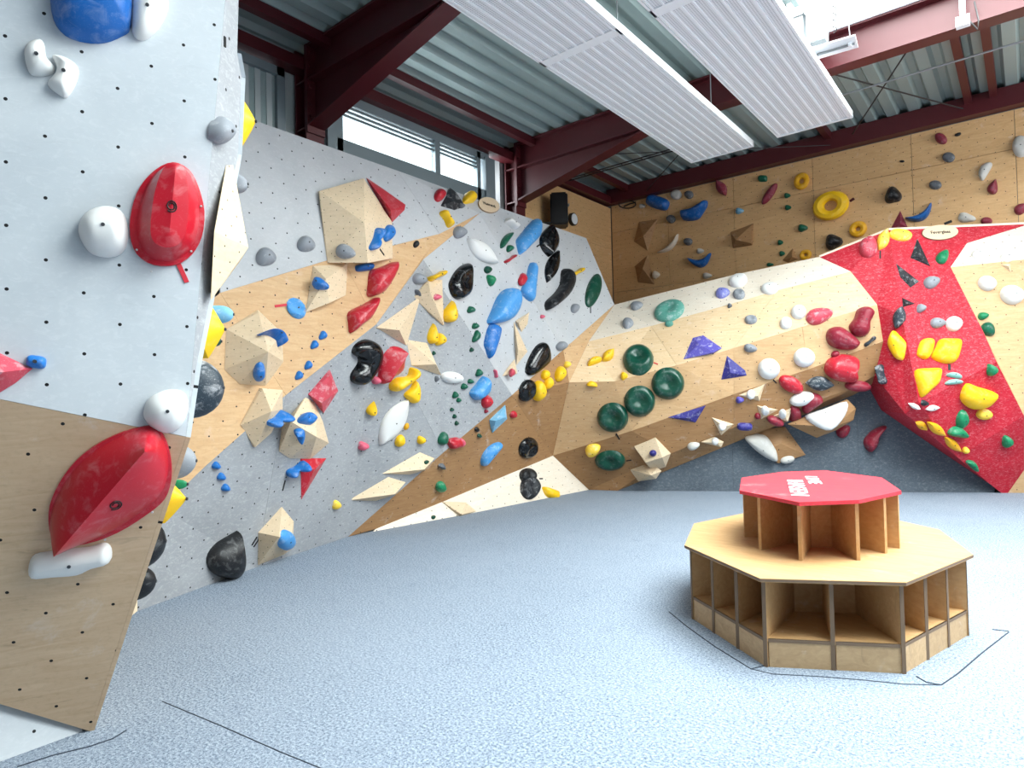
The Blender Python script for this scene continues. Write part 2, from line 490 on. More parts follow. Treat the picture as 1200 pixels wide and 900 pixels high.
def wpart2(name, bm, mat):
    o = obj(name, bm, mat, w2); o.matrix_parent_inverse = Matrix.Translation((-XF, -3.0, -4.6)); return o
bm = bmesh.new()
for a in ((2.2, 4.02, 4.4, 4.5), (2.2, 4.02, 5.3, 5.4), (2.98, 3.12, 4.4, 5.4), (3.92, 4.02, 4.4, 5.4)): box(bm, XF - .1, XF, *a)
wpart2('frame', bm, M['frame'])
bm = bmesh.new()
for k in range(26): box(bm, XF - .075, XF - .055 + .012 * (k % 2), 2.2 + k * .07, 2.2 + k * .07 + .066, 4.45, 5.3)
wpart2('ribbed_blind', bm, M['blind'])
wpart2('pane', B(XF - .05, XF - .045, 2.2, 3.92, 4.5, 5.3), M['glass'])

# ---- steel roof deck with a skylight strip
ZD = 5.72
def deck(x0, x1, y0, y1):
    bm = bmesh.new(); P = 0.29; A = 0.075
    prof = []; x = x0
    while x < x1:
        for dx, z in ((0, 0), (0.13, 0), (0.17, A), (0.25, A)):
            if x + dx < x1: prof.append((x + dx, ZD + z))
        x += P
    prof.append((x1, ZD))
    a = [bm.verts.new((x, y0, z)) for x, z in prof]; b = [bm.verts.new((x, y1, z)) for x, z in prof]
    for i in range(len(prof) - 1): bm.faces.new((a[i], b[i], b[i + 1], a[i + 1]))
    return bm
ce = setting(empty('ceiling', (0, 4, ZD)), 'grey corrugated steel roof deck on dark red beams', 'ceiling')
def cpart(name, bm, mat):
    o = obj(name, bm, mat, ce); o.matrix_parent_inverse = Matrix.Translation((0, -4, -ZD)); return o
SX0, SX1, SY0, SY1 = -1.72, 4.1, 0.4, 8.06
for y0, y1 in ((-4.2, 0.35), (0.35, 4.3), (4.3, 8.2)):
    cpart('deck_sheet', deck(-6.8, SX0, y0, y1), M['deck'])
    cpart('deck_sheet', deck(SX1, 5.0, y0, y1), M['deck'])
cpart('deck_sheet', deck(-6.8, 5.0, 8.2, 11.5), M['deck'])
cpart('deck_sheet', deck(SX0, SX1, -4.2, SY0), M['deck'])
cpart('roof_skin', B(-6.9, SX0 - .05, -4.3, 11.6, 5.86, 5.9), M['galv'])
cpart('roof_skin', B(SX1 + .05, 5.1, -4.3, 11.6, 5.86, 5.9), M['galv'])
cpart('roof_skin', B(SX0 - .05, SX1 + .05, SY1 + .05, 11.6, 5.86, 5.9), M['galv'])
cpart('roof_skin', B(SX0 - .05, SX1 + .05, -4.3, SY0 - .05, 5.86, 5.9), M['galv'])
for k in range(8):
    y0 = SY0 + (SY1 - SY0) / 8 * k; y1 = SY0 + (SY1 - SY0) / 8 * (k + 1)
    cpart('curb_panel', B(SX0 - .05, SX0, y0 + .004, y1 - .004, 5.6, 6.2), M['white_metal'])
    cpart('curb_panel', B(SX1, SX1 + .05, y0 + .004, y1 - .004, 5.6, 6.2), M['white_metal'])
    cpart('skylight_pane', B(SX0, SX1, y0 + .02, y1 - .02, 6.2, 6.21), M['glass'])
    cpart('glazing_bar', B(SX0, SX1, y1 - .02, y1 + .02, 6.16, 6.22), M['dark_steel'])
cpart('curb_panel', B(SX0, SX1, SY1, SY1 + .05, 5.7, 6.2), M['white_metal'])
cpart('curb_panel', B(SX0, SX1, SY0 - .05, SY0, 5.7, 6.2), M['white_metal'])

# ================================================================== CLIMBING WALLS
P = {}
def px(**kw): P.update(kw)
top = 4.06
px(T0=onZ(275, 133, top), Tm=onZ(466, 200, top), Te=onZ(590, 245, top), T2=onZ(687, 279, top), R1=onX(720, 357, -5.15),
   UL=onX(190, 400, -5.2), U0=onX(258, 343, -5.2), U1=onX(400, 300, -5.22), U2=onX(459, 288, -5.25), U3=onX(515, 274, -5.28), U4=onX(562, 250, -5.33),
   L00=onX(190, 595, -5.1), L0=onX(240, 547, -5.1), L1=onX(335, 463, -5.12), L2=onX(441, 380, -5.2), L3=onX(496, 304, -5.27),
   B1=onX(520, 530, -5.5), B2=onX(600, 463, -5.35), B3=onX(660, 410, -5.2),
   F0=onZ(140, 724), F1=onZ(165, 715), F2=onZ(300, 665), F3=onZ(408, 629), F4=onZ(437, 623), F5=onZ(545, 603), F6=onZ(690, 574),
   K0=onX(440, 620, -5.88), Km=onX(520, 587.5, -5.84), K1=onX(648, 534, -5.72), E1=onX(690, 400, -5.1), E2=onX(667, 448, -5.15))
cw = setting(empty('wall_left_climbing', (-5.4, 5, 0)), 'long left climbing wall of grey panels crossed by diagonal plywood bands', 'climbing wall')
def wallpart(parent):
    inv = Matrix.Translation(-parent.location)
    def f(name, keys, mat, **kw):
        o = facet(name, [P[k] for k in keys.split()] if isinstance(keys, str) else keys, M[mat], parent, **kw)
        o.matrix_parent_inverse = inv
        return o
    return f
f = wallpart(cw)
px(T00=onZ(262, 128.4, top))
f('grey_panel', 'T00 Tm U3 U2 U1 U0', 'grey')
f('grey_panel', 'Tm Te U4 U3', 'grey')
f('grey_panel', 'Te T2 R1 B3 U4', 'grey')
f('grey_panel', 'U4 B3 B2 L3', 'grey')
f('grey_panel', 'L3 B2 B1 L2', 'grey_low')
f('grey_panel', 'L2 B1 F3 F2 L1', 'grey_low')
f('grey_panel', 'L1 F2 F1 F0 L00 L0', 'grey_low')
f('plywood_panel', 'UL U0 L1 L0 L00', 'ply')
f('plywood_panel', 'U0 U1 L2 L1', 'ply')
f('plywood_panel', 'U1 U2 U3 L3 L2', 'ply')
f('plywood_panel', 'U3 U4 L3', 'ply')
f('plywood_panel', 'F3 B1 Km K0', 'ply_brown')
f('plywood_panel', 'B1 B2 K1 Km', 'ply_brown')
f('plywood_panel', 'B2 B3 E2 K1', 'ply_brown')
f('plywood_panel', 'B3 R1 E1 E2', 'ply')
f('kicker_panel', 'F4 K0 Km F5', 'ply_lit')
f('kicker_panel', 'Km K1 F6 F5', 'ply_lit')

# ---- the arch: a faceted plywood roll that leaps from the left wall to the red pillar
ar = setting(empty('wall_back_climbing', (-3.4, 9.4, 0)), 'bulging faceted plywood arch with grey recess beneath', 'climbing wall')
f = wallpart(ar)
px(a1=D(860, 322, -.05), a2=D(960, 301, .12),
   c1a=D(763, 382, .3), c1b=D(843, 360, .36), c1c=D(912, 340, .4), c1=D(997, 318, .44),
   c2a=D(720, 447, .72), c2b=D(793, 428, .68), c2c=D(860, 408, .66), c2m=D(940, 383, .64), c2=D(1028, 357, .62),
   c3b=D(740, 505, .5), c3c=D(860, 462, .58), c3d=D(947, 433, .62), c3=D(1035, 400, .64),
   c4b=D(787, 531, .3), c4c=D(860, 501, .4), c4d=D(1000, 455, .48), c4=D(1025, 440, .5),
   G0=D(693, 574.5, 0), G1=onZ(730, 575))
f('plywood_panel', 'R1 a1 c1b c1a E1', 'ply_lit')
f('plywood_panel', 'a1 a2 c1 c1c c1b', 'ply_lit')
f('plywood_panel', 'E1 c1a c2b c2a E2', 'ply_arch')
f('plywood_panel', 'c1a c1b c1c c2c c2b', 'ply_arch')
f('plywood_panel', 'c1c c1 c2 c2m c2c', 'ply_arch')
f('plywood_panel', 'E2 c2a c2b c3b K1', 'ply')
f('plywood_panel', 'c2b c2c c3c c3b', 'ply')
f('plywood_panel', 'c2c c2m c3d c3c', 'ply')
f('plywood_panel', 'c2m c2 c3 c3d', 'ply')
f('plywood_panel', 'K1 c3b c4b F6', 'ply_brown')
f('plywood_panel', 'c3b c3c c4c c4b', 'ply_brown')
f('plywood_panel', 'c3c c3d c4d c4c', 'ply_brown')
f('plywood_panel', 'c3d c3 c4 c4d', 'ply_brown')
def wallpt(k, dz, d=0.0):                   # straight back from an arch point to the recess wall
    p = P[k]; q = p - PN * ((p - PP).dot(PN) - d); q.z = p.z + dz; return q
px(s0=D(724, 575, .005), s1=D(787, 549, .02), s2=D(860, 519, .04), s3=D(1000, 463, .12), s4=D(1026, 448, .2))
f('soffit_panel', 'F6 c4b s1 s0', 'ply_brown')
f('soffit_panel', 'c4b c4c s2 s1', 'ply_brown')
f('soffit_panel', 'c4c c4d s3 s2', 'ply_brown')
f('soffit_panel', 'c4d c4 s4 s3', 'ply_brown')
def onrec(s, z): return PP + Vector((0.878, 0.479, 0)) * s + Vector((0, 0, z))
smax = (onZ(1176, 580) - PP).dot(Vector((0.878, 0.479, 0)))
smin = (D(722, 575, 0) - PP).dot(Vector((0.878, 0.479, 0)))
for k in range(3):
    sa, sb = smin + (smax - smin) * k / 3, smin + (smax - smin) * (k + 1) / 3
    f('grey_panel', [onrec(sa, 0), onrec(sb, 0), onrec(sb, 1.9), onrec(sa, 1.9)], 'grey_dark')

# ---- the red pillar and the plywood beyond it
rd = setting(empty('wall_right_climbing', (-0.6, 10.6, 0)), 'red painted overhanging pillar joined to a pale plywood wall', 'climbing wall')
f = wallpart(rd)
px(g0=D(1041, 269, .36), g1=D(1057, 370, .82), g2=D(1077, 472, .98), h1=D(1061, 485, .82), h2=D(1122, 536, .42), h3=D(1176, 580, .02),
   tr=D(1200, 262, .1), w0=D(1200, 264.5, .12), w1=D(1133, 285, .3), w2=D(1114, 313, .5), w3=D(1200, 304, .44), q1=D(1168, 424, .76),
   q0=D(1153, 390, .66), n1=D(1200, 487, .56), n2=D(1200, 551, .12), n3=D(1200, 582, 0.0), n4=D(1181, 578, .03))
ux = Vector((0.878, 0.479, 0))
px(trx=P['tr'] + ux * 2.4, w0x=P['w0'] + ux * 2.4, w3x=P['w3'] + ux * 2.4, n1x=P['n1'] + ux * 2.4, n2x=P['n2'] + ux * 2.4, n3x=P['n3'] + ux * 2.4)
f('red_panel', 'a2 g0 g1 c2 c1', 'red_wall')
f('red_panel', 'g1 g2 h1 c4 c3 c2', 'red_wall')
f('red_panel', 'g0 tr w0 w1 w2 g1', 'red_wall')
f('red_panel', 'g1 w2 q0 q1 g2', 'red_wall')
f('red_panel', 'g2 q1 n1 n2 n4 h3 h2 h1', 'red_wall')
f('plywood_panel', 'tr trx w0x w0', 'ply_lit')
f('plywood_panel', 'w0 w0x w3x w3 w2 w1', 'ply_lit')
f('plywood_panel', 'w2 w3 n1 q1 q0', 'ply')
f('plywood_panel', 'w3 w3x n1x n1', 'ply')
f('plywood_panel', 'n1 n1x n2x n2', 'ply_brown')
f('kicker_panel', 'n4 n2 n2x n3x n3', 'ply')
f('soffit_panel', [P['c4'], P['h1'], wallpt('h1', .03), wallpt('c4', .03)], 'red_wall')
f('soffit_panel', [P['h1'], P['h2'], wallpt('h2', .03), wallpt('h1', .03)], 'red_wall')
f('soffit_panel', [P['h2'], P['h3'], wallpt('h3', .03), wallpt('h2', .03)], 'red_wall')
for a, b in (('a2', 'g0'), ('g0', 'tr'), ('tr', 'trx')):
    o = obj('edge_strip', bar(bmesh.new(), P[a] + Vector((0, .01, .004)), P[b] + Vector((0, .01, .004)), 0.03, 0.03), M['panel_edge'], rd)
    o.matrix_parent_inverse = Matrix.Translation(-rd.location)

# ---- the near prow on the left
pr = setting(empty('wall_left_prow', (-3.4, 1.0, 0)), 'tall near prow of grey paint above a brown plywood overhang at left edge', 'climbing wall')
f = wallpart(pr)
pe = at(218, 512, 2.7)
gn = Vector((0.93, -0.36, 0)).normalized()
def GP(x, y): return onP(x, y, pe, gn)
tip = onZ(105, 857)
sl = GP(-190, 430)
wn = (tip - pe).cross(sl - pe).normalized()
def WP(x, y): return onP(x, y, pe, wn)
pt = GP(264, 0); pt = pe + (pt - pe) * ((4.3 - pe.z) / (pt.z - pe.z))
sl4 = GP(-190, 430); sl4.z = 4.3
f('grey_panel', [pe, pt, sl4, sl], 'grey_near')
wbl = WP(-190, 768)
f('plywood_panel', [pe, sl, wbl, tip], 'ply_near')
k0 = onZ(97, 857) ; k1 = k0 + Vector((0.02, -2.2, 0))
f('kicker_panel', [k0, k1, k1 + Vector((-.16, 0, .4)), k0 + Vector((-.16, 0, .4))], 'grey_near')
cn = (pt - pe).cross(at(283, 90, 3.02) - pe).normalized()
def CP(x, y): return onP(x, y, pe, cn)
cq = [CP(283, 90), CP(279, 180), CP(262, 270), CP(247, 345), CP(231, 425)]
ctop = at(281.5, 60, 3.0); ctop.z = 4.3
f('grey_panel', [pe, cq[4], cq[3], cq[2], cq[1], cq[0], CP(278, 62), pt], 'grey_low')
# hidden flank running back to the left wall
def FL(x, y, X=-5.32): return onX(x, y, X)
edge = [CP(278, 62), cq[0], cq[1], cq[2], cq[3], cq[4], pe]
back = [FL(262, 70), FL(262, 110), FL(250, 200), FL(236, 280), FL(224, 345), FL(205, 425), FL(190, 510)]
for i in range(len(edge) - 1):
    f('flank_panel', [edge[i], edge[i + 1], back[i + 1], back[i]], 'grey_near')
lowb = onX(100, 770, -4.9)
f('flank_panel', [pe, tip, lowb, back[-1]], 'ply_near')

# ================================================================== VOLUMES (faceted, hollow plywood or resin)
def off_surface(x, y, p, n, h):
    q = onP(x, y, p + n * h, n)
    return q

def fit_plane(pxs, cx, cy):
    p0, n = hit(cx, cy); smp = []
    for x, y in pxs:
        for k in (.85, .45):
            try: q, m_ = hit(cx + (x - cx) * k, cy + (y - cy) * k)
            except ValueError: continue
            if (q - p0).length < 1.2 and m_.dot(n) > .75: smp.append((q, m_))
    if len(smp) < 4: return p0, n
    n2 = (sum((m_ for _, m_ in smp), Vector()) + n).normalized()
    c_ = (sum((q for q, _ in smp), Vector()) + p0) / (len(smp) + 1)
    dd = [(q - c_).dot(n2) for q, _ in smp] + [(p0 - c_).dot(n2)]
    return onP(cx, cy, c_ + n2 * max(0, max(dd) * .7), n2), n2, max(0, max(dd) * .7) - min(dd)

def hull(name, pts, mat, uvoff=(0, 0), bevel=0.004):
    bm = bmesh.new()
    for p in pts: bm.verts.new(p)
    r = bmesh.ops.convex_hull(bm, input=bm.verts)
    bmesh.ops.delete(bm, geom=[v for v in bm.verts if not v.link_faces], context='VERTS')
    bmesh.ops.dissolve_limit(bm, angle_limit=math.radians(3), verts=bm.verts, edges=bm.edges)
    bmesh.ops.recalc_face_normals(bm, faces=bm.faces)
    return bm

def finish(name, bm, mat, base, label, cat, group=None, smooth=False, uvoff=(0, 0)):
    for v in bm.verts: v.co -= base
    planar_uv(bm, uvoff)
    o = obj(name, bm, mat, smooth=smooth, loc=base)
    return tag(o, label, cat, group)

def volume(label, base, apex, mat='volume', name='climbing_volume', cat='volume', ref=None, sink=0.01, group=None, plane=None, reg=True):
    """base: pixels on the wall; apex: (x, y, height) above it. A closed convex body standing on the wall."""
    cx = sum(b[0] for b in base) / len(base); cy = sum(b[1] for b in base) / len(base)
    if plane is None:
        if ref: p, n = hit(*ref)
        else:
            r = fit_plane(base, cx, cy); p, n = r[:2]
            if len(r) == 3: sink += r[2]
    else:
        p, n = plane
    pts = []
    for b in base:
        q = onP(b[0], b[1], p, n); pts.append(q - n * sink)
        pts.append(q + n * 0.004)
    for a in apex: pts.append(onP(a[0], a[1], p + n * a[2], n))
    bm = hull(name, pts, None)
    if reg:
        for f in bm.faces: solid([v.co.copy() for v in f.verts])
    return finish(name, bm, HM(mat) if mat in HC else M[mat], p.copy(), label, cat, group, uvoff=(random.random(), random.random()))

BV = lambda *a, **k: volume(*a, mat='ply_brown', **k)
NV = lambda *a, **k: volume(*a, mat='volume', **k)
NV('largest wooden box volume with the slanted bright top, high on grey wall', [(374, 224), (426, 209), (459, 260), (460, 303), (384, 308)], [(427, 261, .30), (431, 308, .26)], ref=(420, 300))
NV('small wooden volume under the largest box volume, blue hold on its left face', [(367, 312), (407, 309), (405, 346), (358, 366)], [(382, 327, .14), (386, 355, .11)])
NV('big wooden gem volume beside the yellow prow hold, two blue holds bolted on', [(302, 363), (265, 386), (263, 433), (281, 450), (311, 452), (332, 424), (330, 390)], [(314, 412, .32), (303, 366, .06)])
NV('wooden wedge volume below the gem volume, left of its boxy neighbour', [(307, 455), (331, 457), (331, 480), (282, 498), (299, 524), (318, 507)], [(318, 482, .2)])
NV('boxy wooden volume with two blue holds, under the red resin diamond', [(358, 466), (368, 471), (378, 494), (385, 519), (363, 538), (339, 537), (327, 529), (331, 500)], [(341, 494, .16), (371, 512, .24)])
NV('lowest wooden volume near the mat, blue disc on its right corner', [(330, 594), (344, 611), (343, 642), (332, 650), (302, 662), (303, 624)], [(327, 629, .2), (342, 624, .1)])
NV('long wooden triangle volume left of three wooden pieces at wall centre', [(441, 384), (493, 347), (476, 405)], [(468, 387, .13)])
NV('wooden triangle volume behind the yellow double hold, pointing down right', [(476, 398), (500, 402), (517, 440), (482, 428)], [(511, 427, .12)])
NV('upper wooden triangle volume with tail hanging down, below the yellow hold', [(484, 348), (502, 328), (518, 328), (520, 381)], [(504, 342, .12)])
NV('small wooden volume tucked under the large blue hold', [(604, 376), (620, 366), (618, 380), (611, 389)], [(608, 379, .06)])
NV('tall narrow wooden triangle volume under the large blue hold', [(602, 377), (618, 412), (605, 428)], [(607, 410, .07)])
NV('small wooden triangle volume with a pink chip beside the black hump', [(588, 441), (603, 421), (606, 438)], [(601, 436, .07)])
NV('upper of two long wooden fin volumes above the brown band', [(448, 555), (492, 530), (509, 537), (498, 551), (480, 556)], [(497, 550, .14)])
NV('lower of two long wooden fin volumes above the brown band', [(409, 586), (455, 559), (475, 565), (464, 579), (440, 587)], [(463, 579, .14)])
NV('low wooden pyramid volume on the bright kicker at the mat', [(518, 588), (546, 589), (558, 599), (540, 606)], [(541, 603, .06), (546, 590, .05)])
NV('upper wooden block volume with purple ball under the arch', [(743, 523), (768, 513), (786, 531), (780, 547), (765, 552), (756, 542)], [(757, 542, .2), (776, 536, .2)], ref=(763, 528))
NV('lower wooden block volume below the purple ball block', [(738, 550), (753, 545), (770, 548), (775, 552), (769, 561), (748, 564)], [(763, 557, .16)], ref=(755, 549))
NV('pale triangle volume with white hold, second from left along arch edge', [(834, 489), (860, 497), (850, 504), (845, 510)], [(848, 500, .07)], ref=(848, 497))
NV('pale triangle volume under the arch rim, leftmost of those with white holds', [(822, 518), (837, 512), (848, 518), (845, 524)], [(840, 519, .05)], ref=(836, 506))
NV('pale triangle volume nearest the large white dome, small purple hold beneath', [(866, 463), (896, 450), (890, 470)], [(888, 464, .07)], ref=(884, 462))
NV('pale triangle volume in the middle of the arch rim cluster', [(887, 475), (912, 480), (892, 491)], [(897, 481, .07)], ref=(895, 481))
NV('pale triangle volume right of the arch rim cluster under white oval', [(905, 488), (929, 477), (923, 494)], [(918, 485, .07)], ref=(917, 481))
BV('large wooden boat volume under the arch carrying a white resin shell', [(923, 497), (993, 468), (1003, 478), (1000, 492), (980, 504), (957, 513)], [(978, 500, .22)], ref=(960, 485), plane=(D(955, 490, .34), (PN + Vector((0, 0, -.35))).normalized()))
BV('flat wooden flared volume on the dark recess wall below the arch', [(895, 503), (920, 500), (944, 533), (912, 543), (873, 515)], [(905, 525, .10), (915, 520, .10)], plane=(D(905, 520, .03), PN))
BV('brown wooden bow tie volume on back wall, upper half', [(749, 260), (770, 257), (757, 277), (759, 294), (743, 283)], [(754, 277, .12)])
BV('brown wooden bow tie volume on back wall, lower half', [(759, 299), (744, 312), (748, 331), (767, 333), (757, 316)], [(753, 315, .12)])
BV('brown wooden corner volume on the middle of the back wall', [(856, 272), (883, 262), (882, 287), (859, 291)], [(862, 281, .16), (880, 285, .1)])
BV('small brown volume peeking over the arch next to a yellow ring', [(917, 305), (929, 291), (935, 304), (924, 308)], [(928, 301, .1)])
NV('small wooden wedge volume at the crease of the right plywood wall', [(1173, 310), (1184, 309), (1184, 319)], [(1182, 312, .05)])
# the wedge wrapped round the back edge of the near prow
def free(label, pts, mat='volume', name='climbing_volume', cat='volume'):
    pts = [at(*p) for p in pts]
    bm = hull(name, pts, None)
    for f_ in bm.faces: solid([v.co.copy() for v in f_.verts])
    c = sum(pts, Vector()) / len(pts)
    return finish(name, bm, HM(mat) if mat in HC else M[mat], c, label, cat)
free('tall wooden spike volume wrapped on the back edge of near prow', [(269, 172, 2.98), (251, 272, 2.72), (291, 290, 3.0), (280, 308, 3.2), (247, 352, 2.78), (250, 290, 3.4), (265, 200, 3.4)])
free('small wooden block at the foot of the near prow beside the mat', [(153, 704, 3.3), (161, 694, 3.4), (161, 716, 3.4), (154, 722, 3.3), (140, 712, 3.6), (140, 730, 3.6)])

V_ = lambda label, base, apex, mat, **k: volume(label, base, apex, mat=mat, name='resin_volume', cat='volume', **k)
V_('long red resin shard volume at the upper edge of largest wooden box', [(428, 207), (475, 240), (474, 246), (459, 261)], [(458, 246, .13), (432, 212, .03)], 'red', ref=(470, 225))
V_('faded red resin diamond volume above the boxy wooden volume', [(386, 433), (396, 458), (379, 484), (361, 462)], [(377, 472, .13), (386, 440, .05)], 'pinkred')
V_('red resin triangle volume behind the blue winged hold', [(352, 537), (382, 537), (353, 585)], [(368, 551, .07)], 'red')
V_('pinkish red resin wedge volume cut by the left picture edge', [(-34, 412), (0, 414), (38, 432), (18, 449), (0, 460), (-34, 474)], [(2, 436, .1), (-30, 440, .1)], 'pinkred')
V_('purple chalky resin prism volume on the upper arch', [(824, 393), (812, 396), (801, 421), (836, 414), (846, 408)], [(836, 413, .07), (819, 403, .07)], 'purple')
V_('dark navy resin triangle volume right of the purple prism', [(852, 417), (845, 445), (875, 440), (873, 434)], [(856, 437, .07)], 'navy')
V_('navy resin kite volume on the brown lower band of arch', [(783, 489), (827, 475), (815, 495)], [(807, 490, .06)], 'navy', ref=(808, 490))
V_('blue and chalk white resin wedge volume on the grey and brown border', [(573, 492), (592, 475), (594, 491), (577, 507)], [(581, 493, .08), (592, 489, .05)], 'pale')
V_('burgundy resin triangle volume peeking over the red pillar', [(1044, 268), (1055, 247), (1064, 267)], [(1055, 262, .05)], 'burgundy')
for lab, pts, ap in (
    ('black triangle hold pointing up under the white oval plaque', [(1075, 280), (1090, 312), (1067, 302)], (1077, 301)),
    ('long black triangle hold lower left of the pointing up one', [(1050, 309), (1077, 330), (1067, 337), (1055, 325)], (1064, 324)),
    ('small flat black triangle hold at the ridge of red pillar', [(1057, 349), (1072, 356), (1058, 360)], (1062, 356)),
    ('black rough triangle hold near top of grey wall beside a red bead', [(527, 220), (535, 226), (545, 242), (533, 246), (517, 241), (522, 230)], (531, 236))):
    V_(lab, pts, [(ap[0], ap[1], .05)], 'char', group=None)

# ================================================================== HOLDS
def outline(kind, n):
    pts, mid = [], []
    for i in range(n):
        t = 2 * math.pi * i / n; c, s = math.cos(t), math.sin(t)
        x, y, m = c, s, (0.0, 0.0)
        if kind == 'pad':
            x = math.copysign(abs(c) ** .6, c); y = math.copysign(abs(s) ** .6, s); m = (.5 * x, 0)
        elif kind == 'long': m = (.5 * c, 0)
        elif kind == 'lens': y = s * abs(s); m = (.75 * c, 0)
        elif kind == 'egg': y = s * (1 - .28 * c); m = (.25 * c - .12, 0)
        elif kind == 'drop': y = 1.25 * s * abs(math.sin(t / 2)) ** 1.3; m = (.3 * c - .35, 0)
        elif kind == 'bean':
            b = .38; y = s * .78 + b * (x * x - .5) ; m = (.6 * x, b * (.36 * x * x - .5))
        elif kind == 'banana':
            b = .95; y = s * abs(s) ** .25 * .48 + b * (x * x - .5); m = (.8 * x, b * (.64 * x * x - .5))
        elif kind == 'half':
            y = (s * 1.7 - .8) if s > 0 else -.8 + .1 * s; m = (.35 * c, -.15)
        elif kind == 'pear': y = s * (.72 + .3 * math.cos(2 * t) - .2 * c) / .95; m = (.6 * c, 0)
        elif kind == 'two': y = s * (.66 + .34 * math.cos(2 * t)); m = (.62 * c, 0)
        elif kind == 'tear3':
            r = 1 + .13 * math.cos(3 * t) + .05 * math.cos(2 * t + 1); x, y = c * r * .92, s * r * .92
        pts.append((x, y)); mid.append(m)
    return pts, mid

def hold_bm(pts, mid, h, prof='dome', rings=5, dish=None, flange=0.0, rough=0.0, sink=0.012):
    """pts, mid: local metres. A closed body: buried skirt, flank rings, crown on the ridge line mid."""
    n = len(pts)
    lev = [(1.0, -sink)]
    if flange:
        lev += [(1.0, .012), (1 - flange, .016)]
        s0 = 1 - flange
    else: s0 = 1.0; lev += [(1.0, 0.003)]
    for k in range(1, rings + 1):
        t = k / rings
        if prof == 'dome': s, z = math.cos(t * math.pi / 2), math.sin(t * math.pi / 2)
        elif prof == 'puff': s, z = 1 - t, 1 - (1 - t) ** 3.2
        elif prof == 'sharp': s, z = 1 - t, t ** .85
        elif prof == 'facet': s, z = ((1 - .42 * t / .5, .86 * t / .5) if t <= .5 else (.58 * (1 - (t - .5) / .5), .86 + .14 * (t - .5) / .5))
        else: s, z = 1 - t * t, 1 - (1 - t) ** 2
        lev.append((s * s0, .016 * bool(flange) + h * z))
    bm = bmesh.new(); R = []
    sd = random.random() * 50
    for s, z in lev:
        row = []
        for (x, y), (mx, my) in zip(pts, mid):
            q = Vector((mx + (x - mx) * s, my + (y - my) * s, z))
            if dish and z > 0:
                dx, dy, r, a = dish
                q.z = max(q.z - a * math.exp(-((q.x - dx) ** 2 + (q.y - dy) ** 2) / (r * r)), .002)
            if rough and z > .004:
                q += Vector((0, 0, 1)) * noise.noise(Vector((q.x, q.y, sd)) * 22) * rough
                q.x += noise.noise(Vector((q.y * 25, q.z * 25, sd))) * rough * .6
            row.append(bm.verts.new(q))
        R.append(row)
    for a, b in zip(R, R[1:]):
        for i in range(n): bm.faces.new((a[i], a[(i + 1) % n], b[(i + 1) % n], b[i]))
    bm.faces.new(R[0][::-1])
    if lev[-1][0] > 1e-3: bm.faces.new(R[-1])
    bmesh.ops.remove_doubles(bm, verts=bm.verts, dist=0.0006)
    bmesh.ops.recalc_face_normals(bm, faces=bm.faces)
    return bm

_bolt = None
def bolt_mesh():
    global _bolt
    if _bolt is None:
        bm = bmesh.new()
        bmesh.ops.create_cone(bm, cap_ends=True, segments=8, radius1=.008, radius2=.007, depth=.008)
        _bolt = bpy.data.meshes.new('bolt'); bm.to_mesh(_bolt); bm.free(); _bolt.materials.append(M['bolt'])
    return _bolt
_screw = None
def screw_mesh():
    global _screw
    if _screw is None:
        bm = bmesh.new()
        bmesh.ops.create_cone(bm, cap_ends=True, segments=6, radius1=.005, radius2=.004, depth=.006)
        _screw = bpy.data.meshes.new('screw'); bm.to_mesh(_screw); bm.free(); _screw.materials.append(M['screw'])
    return _screw
def stud(name, me, parent, loc):
    o = bpy.data.objects.new(name, me); o.location = loc; return link(o, parent)

def place(bm, p, n, name, mat, label, cat, group=None, smooth=True):
    ex, ey, n = basis(n)
    o = obj(name, bm, mat, smooth=smooth)
    o.matrix_world = Matrix(((ex.x, ey.x, n.x, p.x), (ex.y, ey.y, n.y, p.y), (ex.z, ey.z, n.z, p.z), (0, 0, 0, 1)))
    return tag(o, label, cat, group)

def surface(cx, cy, ref=None):
    return hit(*(ref or (cx, cy)))

